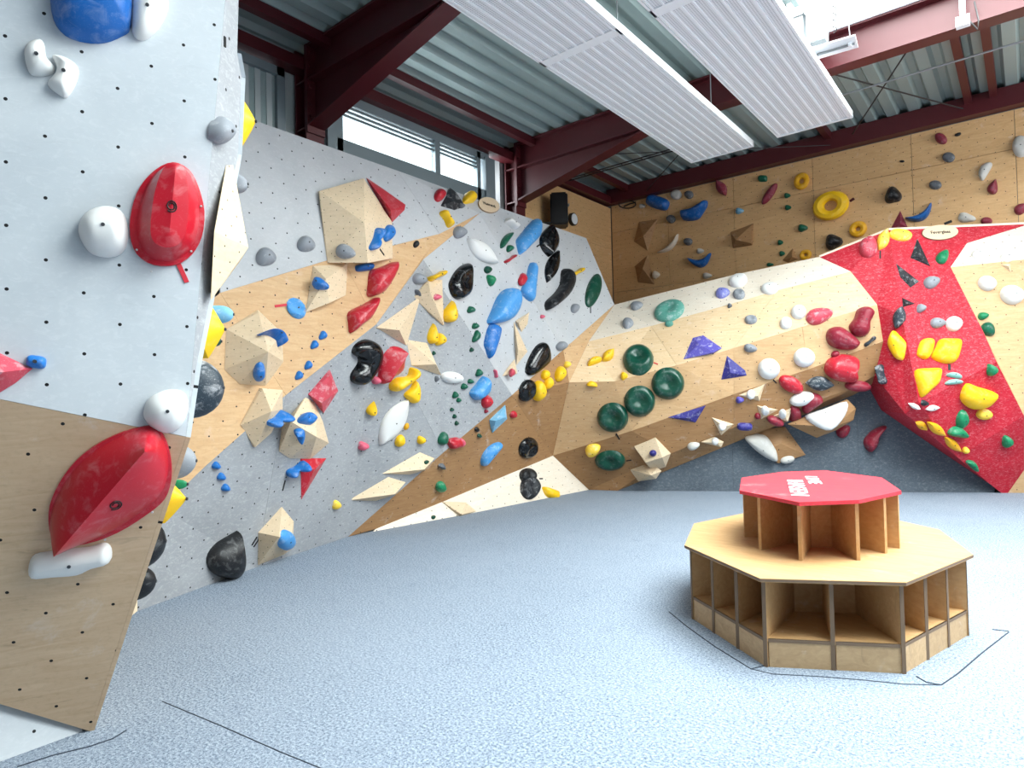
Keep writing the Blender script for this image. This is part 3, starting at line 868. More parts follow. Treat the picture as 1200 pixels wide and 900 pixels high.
def hold(kind, color, cx, cy, w, h, ang, label, hf=.5, prof='dome', dish=0, group=None, ref=None, name='climbing_hold', cat='climbing hold',
         bolt=None, pts_px=None, ridge=None, rough=.0, flange=0, plane=None, height=None, smooth=True, mid_f=.35, dx=0, dy=0):
    p0, n = plane or surface(cx, cy, ref)
    d = ray(cx, cy)
    mpp = (p0 - CAM).dot(FW) / F                      # metres per pixel there
    size = min(w, h) * mpp
    sink = .012
    if plane is None and ref is None and max(w, h) > 12:   # sit evenly on a creased surface
        ca, sa = math.cos(math.radians(ang)), math.sin(math.radians(ang))
        smp = []
        for k in range(12):
            t = 2 * math.pi * k / 12; a_, b_ = .4 * w * math.cos(t), .4 * h * math.sin(t)
            try: q, m_ = hit(cx + ca * a_ - sa * b_, cy + sa * a_ + ca * b_)
            except ValueError: continue
            if (q - p0).length < max(w, h) * mpp * 1.3 and m_.dot(n) > .75: smp.append((q, m_))
        dev = [(q - p0).dot(n) for q, _ in smp]
        if len(smp) >= 8 and max(abs(v) for v in dev) > .006:
            n2 = (sum((m_ for _, m_ in smp), Vector()) + n).normalized()
            c_ = (sum((q for q, _ in smp), Vector()) + p0) / (len(smp) + 1)
            dd = [(q - c_).dot(n2) for q, _ in smp] + [(p0 - c_).dot(n2)]
            up_ = max(0.0, max(dd) * .7); n = n2
            p0 = onP(cx, cy, c_ + n * up_, n)
            sink = .012 + up_ - min(dd)
    ex, ey, n = basis(n)
    ht = height if height else max(.012, size * hf)
    lift = ht * .3
    def loc2(x, y):
        q = onP(x, y, p0 + n * lift, n) - n * lift
        return q
    c = loc2(cx, cy)
    k = 12 if max(w, h) < 9 else (18 if max(w, h) < 22 else 30)
    if pts_px:
        out = pts_px
        # resample and round the traced corner points
        dense = []
        m = len(out)
        for i in range(m):
            a, b, e, g = out[i - 1], out[i], out[(i + 1) % m], out[(i + 2) % m]
            for t in (0, .33, .67):
                t2, t3 = t * t, t * t * t
                dense.append(tuple(.5 * (2 * b[j] + (e[j] - a[j]) * t + (2 * a[j] - 5 * b[j] + 4 * e[j] - g[j]) * t2 + (3 * b[j] - a[j] - 3 * e[j] + g[j]) * t3) for j in (0, 1)))
        px_pts = dense
        if ridge:
            A, Bq = Vector(ridge[0]), Vector(ridge[1]); mids = []
            for q in dense:
                v = Vector(q); L = (Bq - A)
                t = max(0, min(1, (v - A).dot(L) / max(L.length_squared, 1e-9)))
                mids.append(tuple(A + L * t))
        else:
            mids = [(cx + (q[0] - cx) * mid_f * .0, cy) for q in dense]
    else:
        u, v = outline(kind, k)
        ca, sa = math.cos(math.radians(ang)), math.sin(math.radians(ang))
        T = lambda q: (cx + ca * q[0] * w / 2 - sa * q[1] * h / 2, cy + sa * q[0] * w / 2 + ca * q[1] * h / 2)
        px_pts = [T(q) for q in u]; mids = [T(q) for q in v]
    def L2(q):
        r = loc2(*q) - c
        return (r.dot(ex), r.dot(ey))
    pts = [L2(q) for q in px_pts]; mid = [L2(q) for q in mids]
    dsh = None
    if dish:
        dsh = (dx * size, dy * size, size * .26, ht * dish)
    big = max(w, h)
    bm = hold_bm(pts, mid, ht, prof, 4 if big < 14 else (5 if big < 30 else 8), dsh, flange, rough * size, sink)
    o = place(bm, c, n, name, HM(color), label, cat, group, smooth)
    if bolt is None: bolt = big >= 16
    if bolt:
        mx = sum(q[0] for q in mid) / len(mid); my = sum(q[1] for q in mid) / len(mid)
        zz = ht + (.016 if flange else 0)
        if dsh: zz -= dsh[3] * math.exp(-((mx - dsh[0]) ** 2 + (my - dsh[1]) ** 2) / dsh[2] ** 2)
        stud('bolt', bolt_mesh(), o, (mx, my, max(zz, .004)))
    return o

def trace(color, pts, label, **k):
    xs_ = [p[0] for p in pts]; ys_ = [p[1] for p in pts]
    cx = k.pop('cx', sum(xs_) / len(xs_)); cy = k.pop('cy', sum(ys_) / len(ys_))
    return hold('trace', color, cx, cy, max(xs_) - min(xs_), max(ys_) - min(ys_), 0, label, pts_px=pts, **k)

def ring(color, cx, cy, w, h, tube_r, label, group=None):
    p, n = surface(cx, cy); ex, ey, n = basis(n)
    def loc2(x, y): return onP(x, y, p, n) - p
    a = (loc2(cx + w / 2, cy) - loc2(cx - w / 2, cy)).length / 2
    b = (loc2(cx, cy + h / 2) - loc2(cx, cy - h / 2)).length / 2
    r = a * tube_r; bm = bmesh.new(); R = []
    for i in range(24):
        t = 2 * math.pi * i / 24; row = []
        for j in range(8):
            s = 2 * math.pi * j / 8
            k = 1 - tube_r + tube_r * math.cos(s)
            row.append(bm.verts.new((a * k * math.cos(t), b * k * math.sin(t), r * .75 + r * .95 * math.sin(s))))
        R.append(row)
    for i in range(24):
        A_, B_ = R[i], R[(i + 1) % 24]
        for j in range(8): bm.faces.new((A_[j], B_[j], B_[(j + 1) % 8], A_[(j + 1) % 8]))
    bmesh.ops.recalc_face_normals(bm, faces=bm.faces)
    return place(bm, p, n, 'ring_hold', HM(color), label, 'climbing hold', group)

def tape(x0, y0, x1, y1, wpx, label, mat='black_mark', group=None):
    p, n = hit((x0 + x1) / 2, (y0 + y1) / 2)
    a, b = onP(x0, y0, p, n), onP(x1, y1, p, n); w = wpx * (p - CAM).dot(FW) / F
    c = (a + b) / 2
    bm = bar(bmesh.new(), a - c, b - c, w, .006, up=n)
    o = obj('tape_strip', bm, M[mat], loc=c + n * .002)
    return tag(o, label, 'tape', group)

def prow(kind, color, xb, y0, y1, prot, depth, label, wf=.75, tilt=.3):
    """A hold on the prow's turned-away flank, seen from the side."""
    cy = (y0 + y1) / 2
    p = at(xb, cy, depth); d = ray(xb, cy).normalized()
    n = (RT - d * RT.dot(d)).normalized() - d * tilt
    n.z = 0; n.normalize(); ex, ey, n = basis(n)
    hh = (y1 - y0) / 2 * depth / F; ww = hh * wf; ht = prot * depth / F
    u, v = outline(kind, 24)
    pts = [(q[1] * ww, -q[0] * hh) for q in u]; mid = [(0, 0) for q in v]
    bm = hold_bm(pts, mid, ht, 'sharp' if kind in ('lens', 'drop') else 'dome', 7, sink=.05)
    o = place(bm, p, n, 'climbing_hold', HM(color), label, 'climbing hold')
    stud('bolt', bolt_mesh(), o, (0, 0, ht))
    return o

# ------------------------------------------------------------------ near prow, face
trace('royal', [(57, -14), (61, 17), (75, 36), (98, 44.5), (122, 45), (143, 37), (153, 27), (155, -10), (140, -60), (95, -75), (62, -50)], 'large blue dome hold cut off by the top left picture edge', cx=113, cy=-8, ridge=((100, -12), (122, -8)), height=.13, bolt=False)
trace('white', [(157, -14), (180, -18), (196, -5), (195, 15), (182, 36), (168, 45), (157, 40), (154, 25)], 'white hold at top edge right of the large blue dome', ridge=((176, 0), (170, 24)), hf=.45)
trace('white', [(28, 58), (34, 49), (47, 45), (52, 52), (54, 66), (63, 76), (62, 84), (50, 88), (36, 86), (30, 74)], 'upper left of two interlocked small white holds on near grey wall', ridge=((40, 60), (48, 74)), hf=.4)
trace('white', [(61, 64), (74, 66), (88, 74), (92, 83), (88, 98), (78, 113), (68, 109), (55, 97), (64, 86), (66, 76)], 'lower right of two interlocked small white holds on near grey wall', ridge=((78, 78), (73, 98)), hf=.4)
trace('white', [(91, 270), (98, 250), (120, 240), (141, 245), (149, 262), (149, 284), (140, 297), (122, 300), (103, 293)], 'round white dome hold left of the red egg volume', ridge=((112, 268), (130, 268)), hf=.5)
def emblem(o, c2, r, z):
    """the black loop mark on the two big red volumes"""
    pts = []
    for k in range(26):
        a = -2.3 + k * .46; rr = r * (1.0 - .62 * k / 25)
        pts.append((c2[0] + rr * .8 * math.cos(a), c2[1] + rr * math.sin(a), z(c2[0] + rr * .8 * math.cos(a), c2[1] + rr * math.sin(a)) + .002))
    m = obj('emblem', tube(bmesh.new(), pts, r * .1, 5), M['black_mark'], o); return m
def zfun(o):
    t = BVHTree.FromPolygons([v.co.copy() for v in o.data.vertices], [tuple(p.vertices) for p in o.data.polygons])
    def z(x, y):
        h = t.ray_cast(Vector((x, y, 1)), Vector((0, 0, -1)))
        return h[0].z if h[0] else .02
    return z
egg = trace('bigred', [(203, 188), (222, 197), (233, 217), (240, 246), (237, 276), (225, 297), (206, 309), (180, 309), (160, 296), (152, 273), (154, 244), (164, 217), (182, 197)],
            'upper large red egg volume with a flat rim on near grey wall', ridge=((205, 206), (198, 280)), height=.11, flange=.17, bolt=False, name='resin_volume', cat='volume', prof='facet')
z = zfun(egg)
emblem(egg, (0.012, .012), .026, z)
lens = trace('bigred', [(177, 504), (191, 515), (199, 540), (200, 566), (192, 590), (170, 609), (136, 630), (100, 643), (70, 645), (57, 634), (54, 606), (62, 580), (80, 552), (106, 529), (142, 511)],
             'large red almond volume with a sharp ridge on the brown plywood overhang', ridge=((174, 514), (72, 632)), height=.17, flange=.12, bolt=False, name='resin_volume', cat='volume', prof='sharp')
z = zfun(lens)
emblem(lens, (0.03, -.015), .028, z)
def rim_screws(o, spots, pl):
    p, n = pl
    inv = o.matrix_world.inverted()
    for x, y in spots:
        q = inv @ onP(x, y, p, n)
        stud('screw', screw_mesh(), o, (q.x, q.y, .018))
rim_screws(egg, [(211, 193), (157, 265), (177, 301), (225, 291), (236, 240), (196, 194)], hit(246, 320))
rim_screws(lens, [(179, 512), (118, 527), (69, 582), (68, 638), (124, 630), (179, 598), (195, 549)], hit(20, 700))
hold('pad', 'blue', 42, 424, 24, 15, 8, 'small blue pebble hold touching the pink red wedge at left edge', hf=.7)
trace('white', [(168, 482), (174, 467), (194, 457), (213, 458), (221, 470), (219, 487), (210, 502), (196, 508), (180, 503), (170, 492)], 'round white dome hold at the seam above the red almond volume', ridge=((192, 482), (200, 482)), hf=.5, ref=(190, 470))
trace('white', [(33, 663), (40, 652), (60, 648), (82, 645), (104, 643), (122, 638), (130, 645), (128, 660), (107, 667), (90, 675), (62, 677), (36, 678)], 'long white rail hold directly under the red almond volume', ridge=((46, 664), (118, 652)), height=.06)
tape(209, 309, 219, 331, 5, 'red tape strip hanging from the bottom of the red egg', 'red_tape')
# near prow, back edge
hold('long', 'grey', 261, 153, 18, 34, 8, 'grey knob hold on the narrow back edge strip of near prow', hf=.9, ref=(258, 153))
prow('drop', 'teal', 274, 86, 110, 8, 3.1, 'teal fin hold highest on the back edge of near prow')
prow('lens', 'yellow', 280.5, 110, 174, 19, 3.1, 'yellow pointed hold at the top of the back edge of near prow')
prow('pad', 'grey', 277, 205, 226, 13, 3.35, 'grey lump hold behind the wooden spike volume')
prow('lens', 'yellow', 243, 352, 420, 20, 3.05, 'yellow half moon hold on prow edge beside the gem volume')
prow('long', 'pale', 258, 358, 379, 15, 3.4, 'pale blue hold just behind the yellow half moon hold')
prow('pad', 'dgreen', 252, 394, 406, 7, 3.3, 'tiny dark green chip behind the yellow half moon hold')
prow('long', 'slate', 225, 420, 490, 35, 2.95, 'large dark slate oval hold jutting from middle of prow edge')
prow('egg', 'grey', 202, 520, 562, 26, 2.9, 'mottled grey knob hold on prow edge above the yellow drop')
prow('drop', 'yellow', 192, 559, 613, 25, 2.9, 'yellow drop hold on prow edge beside the red almond volume')
prow('pad', 'emerald', 206, 562, 574, 13, 3.1, 'small green chip behind the yellow drop hold')
prow('long', 'black', 158, 605, 668, 33, 2.95, 'upper of two black knobs low on the prow edge')
prow('egg', 'black', 152, 662, 705, 28, 3.0, 'lower of two black knobs low on the prow edge')
tape(263, 43, 263, 55, 4, 'short black tape mark at top of the prow back edge')

# ------------------------------------------------------------------ left wall, left half
H_ = hold
H_('egg', 'grey', 313, 301, 23, 21, 20, 'grey egg hold on grey wall, left of a matching grey one', hf=.55)
H_('egg', 'grey', 360, 286, 21, 18, 25, 'grey egg hold on grey wall just left of the largest box volume', hf=.55)
H_('egg', 'grey', 405, 295, 24, 17, 15, 'grey egg hold on the shaded face of the largest box volume', hf=.6)
H_('tear3', 'blue', 374, 332, 19, 15, 20, 'blue lump hold on the small volume under the largest box', hf=.7, rough=.1)
H_('long', 'sky', 348, 361, 20, 27, -35, 'sky blue oval plate hold with a ragged chalky face', hf=.3, rough=.2)
tape(322, 359, 337, 357, 3, 'thin red tape strip left of the sky blue oval plate', 'red_tape')
H_('banana', 'royal', 322, 394, 27, 14, 35, 'blue blade hold on the right face of gem volume', hf=.9)
H_('long', 'blue', 304, 437, 13, 22, 15, 'blue oval hold on the underside of gem volume', hf=.7)
for (x, y), lab in zip(((379, 393), (369, 404), (362, 428), (351, 440)), ('topmost of four small blue chips on the plywood band', 'second from top of four small blue chips on plywood band', 'third from top of four small blue chips on plywood band', 'bottom one of four small blue chips on the plywood band')):
    H_('tear3', 'blue', x, y, 9, 12, 20, lab, hf=.6, group='blue chips on the plywood band')
H_('two', 'blue', 328, 492, 28, 18, -25, 'two lobed blue hold gripping the wedge volume corner', hf=.9, dish=.4)
H_('bean', 'blue', 360, 491, 18, 17, 10, 'blue cup hold on the upper face of boxy volume', hf=.7, dish=.5)
H_('bean', 'blue', 351, 511, 15, 15, 60, 'blue cup hold on the front edge of boxy volume', hf=.8, dish=.5)
H_('two', 'blue', 350, 551, 29, 18, -25, 'winged blue hold in front of the red triangle volume', hf=.9, dish=.5)
tape(334, 563, 331, 575, 1.6, 'pair of black tape legs under the winged blue hold')
for (x, y), lab in zip(((254, 546), (260, 559), (265, 572)), ('top one of three blue chips in a row on lower grey wall', 'middle one of three blue chips in a row on lower grey wall', 'bottom one of three blue chips in a row on lower grey wall')):
    H_('tear3', 'blue', x, y, 10, 10, 30, lab, hf=.6, group='blue chips on the lower grey wall')
H_('drop', 'black', 271, 650, 58, 45, -68, 'large black drop hold resting just above the mat', hf=.5, bolt=False)
H_('long', 'sky', 337, 634, 18, 23, 10, 'blue disc hold with chalk cross on the lowest wooden volume', hf=.35)
tape(301, 629, 295, 639, 1.6, 'left black tape mark by the lowest wooden volume')
tape(303, 632, 297, 641, 1.6, 'right black tape mark by the lowest wooden volume')
H_('tear3', 'lemon', 395, 592, 9, 12, 10, 'small yellow chip low on grey wall left of fin volumes', hf=.7)
trace('gloss', [(414, 414), (419, 404), (432, 398.5), (444, 403), (449, 414), (447, 429), (436, 444), (425, 452), (414, 448), (413, 439), (421, 428), (422, 420)], 'large glossy black kidney hold on the grey wall', ridge=((436, 412), (424, 442)), hf=.4, dish=.5, dx=-.1, dy=.05)
H_('tear3', 'pink', 442, 446, 13, 10, 0, 'chalky pink chip between black kidney and red egg', hf=.7)
trace('red', [(451, 420), (460, 407), (474, 409), (477, 420), (475, 435), (461, 444), (451, 451), (447, 444)], 'red pointed egg hold with a ridge beside the black kidney', ridge=((473, 413), (452, 446)), hf=.45, prof='sharp', bolt=False)
trace('yellow', [(461, 450), (468, 443), (480, 441), (484, 432), (490, 433), (489, 443), (477, 452), (466, 459), (461, 457)], 'yellow curved sausage hold under the red pointed egg', ridge=((466, 452), (486, 438)), hf=.5)
trace('yellow', [(488, 446), (491, 452), (492.5, 460), (491, 469), (486, 473), (479, 467), (477, 462), (483, 454)], 'yellow drop hold below the yellow curved sausage', ridge=((486, 455), (486, 467)), hf=.6)
H_('drop', 'yellow', 437, 479, 17, 13, -75, 'yellow horned hold left of the white blade', hf=.7)
H_('long', 'amber', 476.5, 500, 5, 9, 25, 'sliver of yellow hold on the right edge of white blade', hf=.6)
H_('long', 'yellow', 469, 517, 10, 15, 25, 'yellow bean hold at the lower end of white blade', hf=.7)
H_('tear3', 'yellow', 494, 516, 10, 10, 0, 'yellow chip right of the white blade', hf=.7)
H_('lens', 'white', 462, 495, 63, 25, 122, 'long white blade hold upright on the lower grey wall', hf=.3)
H_('tear3', 'pink', 426, 523, 13, 11, 0, 'chalky pink chip alone on grey wall above fin volumes', hf=.7)
trace('red', [(436, 317), (446, 313), (466, 306), (464, 320), (452, 341), (434, 347), (434, 332)], 'upper of two red scooped holds under the largest box', ridge=((456, 316), (438, 336)), hf=.5, bolt=False)
trace('red', [(443, 348), (428, 356), (411, 365), (411, 378), (413, 390), (424, 381), (434, 374), (440, 362)], 'lower of two red scooped holds under the largest box', ridge=((436, 356), (416, 378)), hf=.5, bolt=False)
H_('two', 'blue', 442, 280, 28, 14, -70, 'blue double lobed hold on right face of the largest box', hf=.8, dish=.3)
H_('long', 'blue', 456, 273, 11, 21, 15, 'blue tilted cup hold next to the red shard', hf=.7)
tape(445, 292, 450, 299, 2, 'short black tape beneath the blue double lobed hold')
H_('pad', 'royal', 428, 313, 21, 9, -8, 'blue block hold under the bottom edge of largest box', hf=.9)
H_('long', 'black', 488, 286, 6, 9, 20, 'tiny black chip on the plywood band right of the largest box', hf=.6)
H_('egg', 'grey', 540, 272, 15, 14, 0, 'grey egg hold on the narrow top end of plywood band', hf=.6)
H_('egg', 'grey', 493, 327, 16, 13, 15, 'grey egg hold above the upper wooden triangle', hf=.6)
H_('two', 'yellow', 513, 323, 20, 14, -25, 'yellow chunky hold on top of the upper wooden triangle', hf=.8)
H_('bean', 'dgrey', 489, 343, 9, 6, 10, 'small grey cup hold at left tip of upper wooden triangle', hf=.8)
H_('tear3', 'pink', 513, 348, 8, 8, 0, 'small pink chip under the upper wooden triangle', hf=.7)
trace('gloss', [(552, 309), (554, 324), (554, 340), (547, 348), (539, 350.5), (532, 346.5), (528, 335), (530, 327), (536, 317), (544, 310)], 'glossy black oval hold above two yellow horned holds', ridge=((546, 318), (538, 342)), hf=.45, dish=.5, dx=.1)
H_('drop', 'yellow', 529, 365, 26, 17, -80, 'yellow horned hold just below the glossy black oval', hf=.7)
H_('drop', 'yellow', 508, 391, 24, 13, -85, 'left horn of the yellow pair over the wooden triangles', hf=.7)
H_('tear3', 'yellow', 517, 398, 12, 16, 15, 'right lump of the yellow pair over the wooden triangles', hf=.7)
H_('long', 'red', 516, 228, 11, 15, 10, 'round red bead hold left of the black rough triangle', hf=.7)
H_('tear3', 'yellow', 551, 231, 15, 15, 20, 'yellow star hold left of the brown oval plaque', hf=.7)
H_('two', 'yellow', 524, 256, 22, 14, 60, 'yellow two lobed hold below the black rough triangle', hf=.7)
H_('tear3', 'dgrey', 542, 241, 6, 7, 0, 'tiny dark chip between yellow star and oval plaque', hf=.6)
H_('two', 'white', 600, 262, 17, 13, 35, 'white double knuckle hold right of the oval plaque', hf=.7)
H_('lens', 'white', 565.5, 294, 46, 19, 40, 'long white spindle hold on the upper grey wall', hf=.4)
H_('bean', 'green', 594, 281, 22, 9, -55, 'long dark green pinch hold under the white knuckle', hf=.7)
H_('tear3', 'green', 598, 291, 8, 9, 0, 'small green chip under the long green pinch', hf=.7)
H_('two', 'red', 599, 303, 14, 8, -35, 'small red pinch hold under the green chips', hf=.7)
H_('long', 'dgreen', 572, 316, 8, 9, 0, 'upper of two green chips right of the glossy black oval', hf=.6)
H_('tear3', 'emerald', 576, 328, 10, 15, -20, 'lower of two green chips right of the glossy black oval', hf=.7)
trace('sky', [(629, 256), (633, 266), (633, 277), (622, 288), (611, 298), (608, 290), (607, 281), (613, 273), (620, 264)], 'chalky sky blue fin hold near the top of grey wall', ridge=((628, 264), (614, 288)), hf=.45)
H_('lens', 'gloss', 645, 282, 37, 22, 92, 'glossy black pointed oval hold right of the blue fin', hf=.4)
H_('lens', 'gloss', 648, 312, 40, 15, 108, 'long black blade hold hanging below the glossy pointed oval', hf=.4)
tape(629, 289, 635, 285, 1.6, 'tiny black tape left of the glossy pointed oval')
trace('black', [(661, 316), (668, 316), (672.5, 333), (666, 347), (652, 358), (643, 363), (642, 353), (652, 343), (659, 332)], 'black wing hold with pointed lower tip', ridge=((666, 326), (648, 356)), hf=.45, bolt=False)
H_('two', 'yellow', 677, 319, 16, 11, -30, 'yellow knuckle hold at right end of grey wall', hf=.7)
H_('long', 'dgreen', 696, 340, 16, 41, 16, 'tall green oval hold at the right end of grey wall', hf=.35)
tape(692, 360, 692, 367, 1.4, 'tiny black tape under the tall green oval')
H_('long', 'grey', 674, 361, 9, 11, 0, 'small grey ball hold left of the tall green oval', hf=.7)
H_('tear3', 'pink', 636, 371, 6, 5, 0, 'tiny pink chip right of the large blue hold', hf=.6)
trace('sky', [(625, 307), (629.5, 315), (628, 335), (627, 350), (622, 352), (613, 341), (616, 330), (619, 324)], 'tall narrow sky blue hold above the large blue one', ridge=((625, 315), (621, 344)), hf=.5, bolt=False)
H_('long', 'red', 613, 327, 8, 15, 5, 'red oval hold tucked left of the tall blue hold', hf=.6)
trace('sky', [(572, 379), (578, 364), (591, 341), (607, 338), (611, 353), (606, 369), (593, 377)], 'largest sky blue pillow hold in the middle of grey wall', ridge=((600, 348), (584, 368)), hf=.4, bolt=False)
trace('blue', [(575.5, 380), (586, 383), (587, 391), (582, 406), (575, 420), (571, 410), (569, 401)], 'blue tapering hold hanging under the largest blue pillow', ridge=((580, 386), (575, 412)), hf=.5, bolt=False)
H_('long', 'white', 530.5, 442.5, 26, 14, 8, 'white flat oval hold at the tip of wooden triangle', hf=.5)
H_('tear3', 'dgrey', 512, 444, 6, 8, 0, 'small grey chip left of the white flat oval', hf=.6)
GC = [(552.5, 363, 9, 9), (557.5, 382, 8, 8), (559, 394, 8, 16), (553, 410, 5, 6), (562, 437, 8, 10), (552, 447, 8, 6), (544.5, 453, 8, 8), (534, 463, 7, 9), (538, 469, 6, 6), (530, 480, 5, 5), (533, 488, 5, 6), (535.5, 496, 5, 6), (508.5, 414, 5, 6)]
GL = ['dark green chip alone right of the yellow horn', 'upper green chip stacked on a longer one left of blue hold', 'longer green chip under another left of the hanging blue hold', 'tiny dark chip on bare grey wall left of the hanging blue hold', 'green chip at the upper right start of a slanting row', 'second green chip down the slanting row', 'third green chip down the slanting row', 'green chip at the lower left end of the slanting row', 'small grey ring chip just under the slanting green row', 'top one of three tiny green dots above the brown band', 'middle one of three tiny green dots above the brown band', 'bottom one of three tiny green dots above the brown band', 'tiny green chip beside the wooden triangle']
for (x, y, w, h), lab in zip(GC, GL):
    H_('tear3', 'green' if w > 5 else 'dgreen', x, y, w, h, 15, lab, hf=.65, group='small green chips on the grey wall')
H_('two', 'pink', 581, 438, 10, 6, 80, 'small pink pinch chip right of the blue shell', hf=.7)
H_('tear3', 'pinkred', 600, 436, 8, 9, 0, 'pink chip on the small wooden triangle', hf=.7, bolt=False)
trace('sky', [(552, 461), (560, 450), (568, 441), (574, 447), (574.5, 459), (567, 466), (559, 469)], 'chalky blue shell hold above a red egg', ridge=((569, 448), (560, 462)), hf=.5, bolt=False)
H_('long', 'red', 571, 471, 11, 16, 10, 'red egg hold below the chalky blue shell', hf=.7)
H_('tear3', 'maroon', 570, 482, 5, 5, 0, 'tiny maroon chip under the red egg', hf=.6)
H_('long', 'red', 602, 486, 7, 9, 30, 'small red chip on the brown plywood right of blue wedge', hf=.6)
trace('gloss', [(617, 436), (620, 422), (629, 406), (638, 401), (643, 406), (646.5, 421), (641, 429), (625, 440)], 'glossy black hump hold on the edge of grey wall', ridge=((638, 410), (626, 430)), hf=.28, bolt=False)
H_('long', 'gloss', 619, 458, 19, 27, 22, 'glossy black cup hold with chalky hollow under the hump', hf=.3, dish=.6, dx=.2, dy=-.1)
for x, y, w, h, lab in ((639.5, 439, 9, 12, 'yellow grape hold nearest the black hump'), (643.5, 449, 9, 15, 'middle yellow grape hold of the cluster'), (633, 459, 12, 24, 'longest yellow grape hold beside the black cup'), (657, 438, 11, 19, 'yellow grape hold farthest right in the cluster'), (665, 427, 7, 8, 'small cream yellow chip above the grape cluster')):
    H_('long', 'yellow' if h > 9 else 'lemon', x, y, w, h, 12, lab, hf=.7, group='yellow grape holds')
H_('long', 'grey', 659, 405, 10, 11, 30, 'grey ball hold at the border of grey wall and plywood', hf=.7)
H_('bean', 'sky', 576, 532, 35, 14, -50, 'blue banana hold on the brown lower band', hf=.6)
H_('long', 'gloss', 620, 525.5, 21, 26, 30, 'black cup hold with white chalk rim on brown band', hf=.3, dish=.6, dx=.15, dy=-.15)
H_('long', 'black', 619.5, 557, 19, 18, 20, 'upper back lobe of black double hold on bright kicker', hf=.45, dish=.4)
H_('long', 'char', 622, 571, 21, 28, 0, 'lower front lobe of black double hold on bright kicker', hf=.5, dish=.6)
tape(632, 561, 636, 561, 1.5, 'tiny black tape right of the black double hold')
trace('yellow', [(637, 570), (648, 573), (656, 577), (655, 586), (645, 583), (640, 579)], 'yellow wedge hold on the bright kicker', hf=.5, bolt=False)
H_('long', 'black', 559, 503.5, 5, 6, 0, 'upper of two tiny dark dots above the blue banana', hf=.6)
H_('long', 'dgreen', 562, 511, 5, 5, 0, 'lower of two tiny dark dots above the blue banana', hf=.6)
H_('tear3', 'pink', 542, 519, 7, 11, 0, 'pink chip touching the red knob on brown band border', hf=.7)
H_('pad', 'red', 534, 520, 15, 12, -15, 'red knob hold at the border above upper fin volume', hf=.7)
H_('egg', 'green', 520, 514, 16, 11, -75, 'green egg hold above the upper fin volume', hf=.7)
H_('bean', 'dgrey', 518, 547, 8, 8, 30, 'dark ring chip at the tip of upper fin volume', hf=.6)
H_('long', 'emerald', 517, 571, 11, 13, 15, 'green oval chip on the brown lower band', hf=.6)
H_('long', 'dgreen', 508, 606, 5, 5, 0, 'tiny dark dot on the bright kicker', hf=.6)
H_('long', 'dgreen', 500, 541.5, 5, 5, 0, 'tiny dark green dot on the upper fin volume', hf=.6)

# ------------------------------------------------------------------ the arch
H_('egg', 'grey', 746, 357.5, 15, 9, -15, 'upper of two grey holds at the left end of arch', hf=.6)
H_('egg', 'grey', 736, 378, 13, 11, -10, 'lower of two grey holds at the left end of arch', hf=.6)
H_('long', 'teal', 784, 363, 37, 24, -20, 'faded teal scooped disc hold high on the arch', hf=.3, dish=.6)
H_('long', 'teal', 784, 379, 10, 7, -10, 'small teal chip under the faded teal disc', hf=.6)
for (x, y, w, h), lab in zip(((748, 420, 36, 37), (783, 450, 39, 38), (750, 471, 37, 37), (718, 490, 37, 35), (715, 541, 36, 24)),
        ('topmost dark green disc hold with chalky scoop on arch', 'rightmost dark green disc hold on arch', 'middle dark green disc hold on arch, third from top', 'left dark green disc hold just above the brown lower band', 'lowest dark green disc hold on the brown lower band')):
    H_('long', 'dgreen', x, y, w, h, 0, lab, hf=.28, dish=.8, dx=-.02, dy=.08, prof='puff', name='disc_hold', group='dark green discs on the arch')
tape(766, 425, 771, 427, 1.6, 'tiny red tape right of the topmost green disc', 'red_tape')
tape(722, 508, 726, 515, 1.6, 'tiny black tape under the left green disc')
tape(734, 540, 740, 539, 1.4, 'tiny black tape right of lowest green disc')
H_('bean', 'yellow', 697, 423, 18, 11, -20, 'yellow flake hold on the arch, left one of a touching pair', hf=.6)
H_('lens', 'yellow', 713, 416, 19, 12, -45, 'yellow flake hold on the arch, right one of a touching pair', hf=.6)
H_('tear3', 'yellow', 731, 440, 9, 9, 0, 'small yellow chip below left of the topmost green disc', hf=.7)
H_('bean', 'yellow', 694, 451, 13, 7, 5, 'flat yellow slot hold left of the middle green disc', hf=.7)
H_('egg', 'lemon', 695, 528, 19, 13, -25, 'yellow and chalk white knob above the lowest green disc', hf=.7)
H_('egg', 'lilac', 847, 342.5, 17, 11, -10, 'lilac blue hold near the top edge of arch', hf=.6)
H_('long', 'white', 865, 328, 22, 15, -15, 'white pillow hold at the top edge of arch, left one', hf=.5)
H_('long', 'white', 902, 337, 21, 13, -8, 'white pillow hold at the top edge of arch, right one', hf=.5)
H_('long', 'grey', 866, 344, 14, 12, 0, 'grey scooped hold beside the lilac hold', hf=.5, dish=.4)
H_('tear3', 'dgrey', 855, 358, 6, 6, 0, 'tiny dark chip below the lilac hold', hf=.6)
H_('long', 'grey', 880, 374, 15, 11, 0, 'grey oval hold in the middle of arch, upper one', hf=.5, dish=.4)
H_('egg', 'grey', 880, 408, 16, 10, 10, 'grey oval hold in the middle of arch, lower one', hf=.6)
H_('long', 'white', 901.5, 432.5, 26, 25, 0, 'largest white dome hold on the middle of arch', hf=.4, name='dome_hold')
H_('long', 'white', 943, 419, 25, 23, 0, 'second largest white dome, right of the largest', hf=.4, name='dome_hold')
H_('long', 'white', 936, 365, 18, 17, 0, 'white dome left of the upper red oval', hf=.45, name='dome_hold')
H_('long', 'white', 921, 378, 14, 15, 0, 'smallest white dome on arch, touching a larger one above', hf=.45, name='dome_hold')
tape(906, 445, 910, 449, 1.5, 'tiny black tape under the largest white dome')
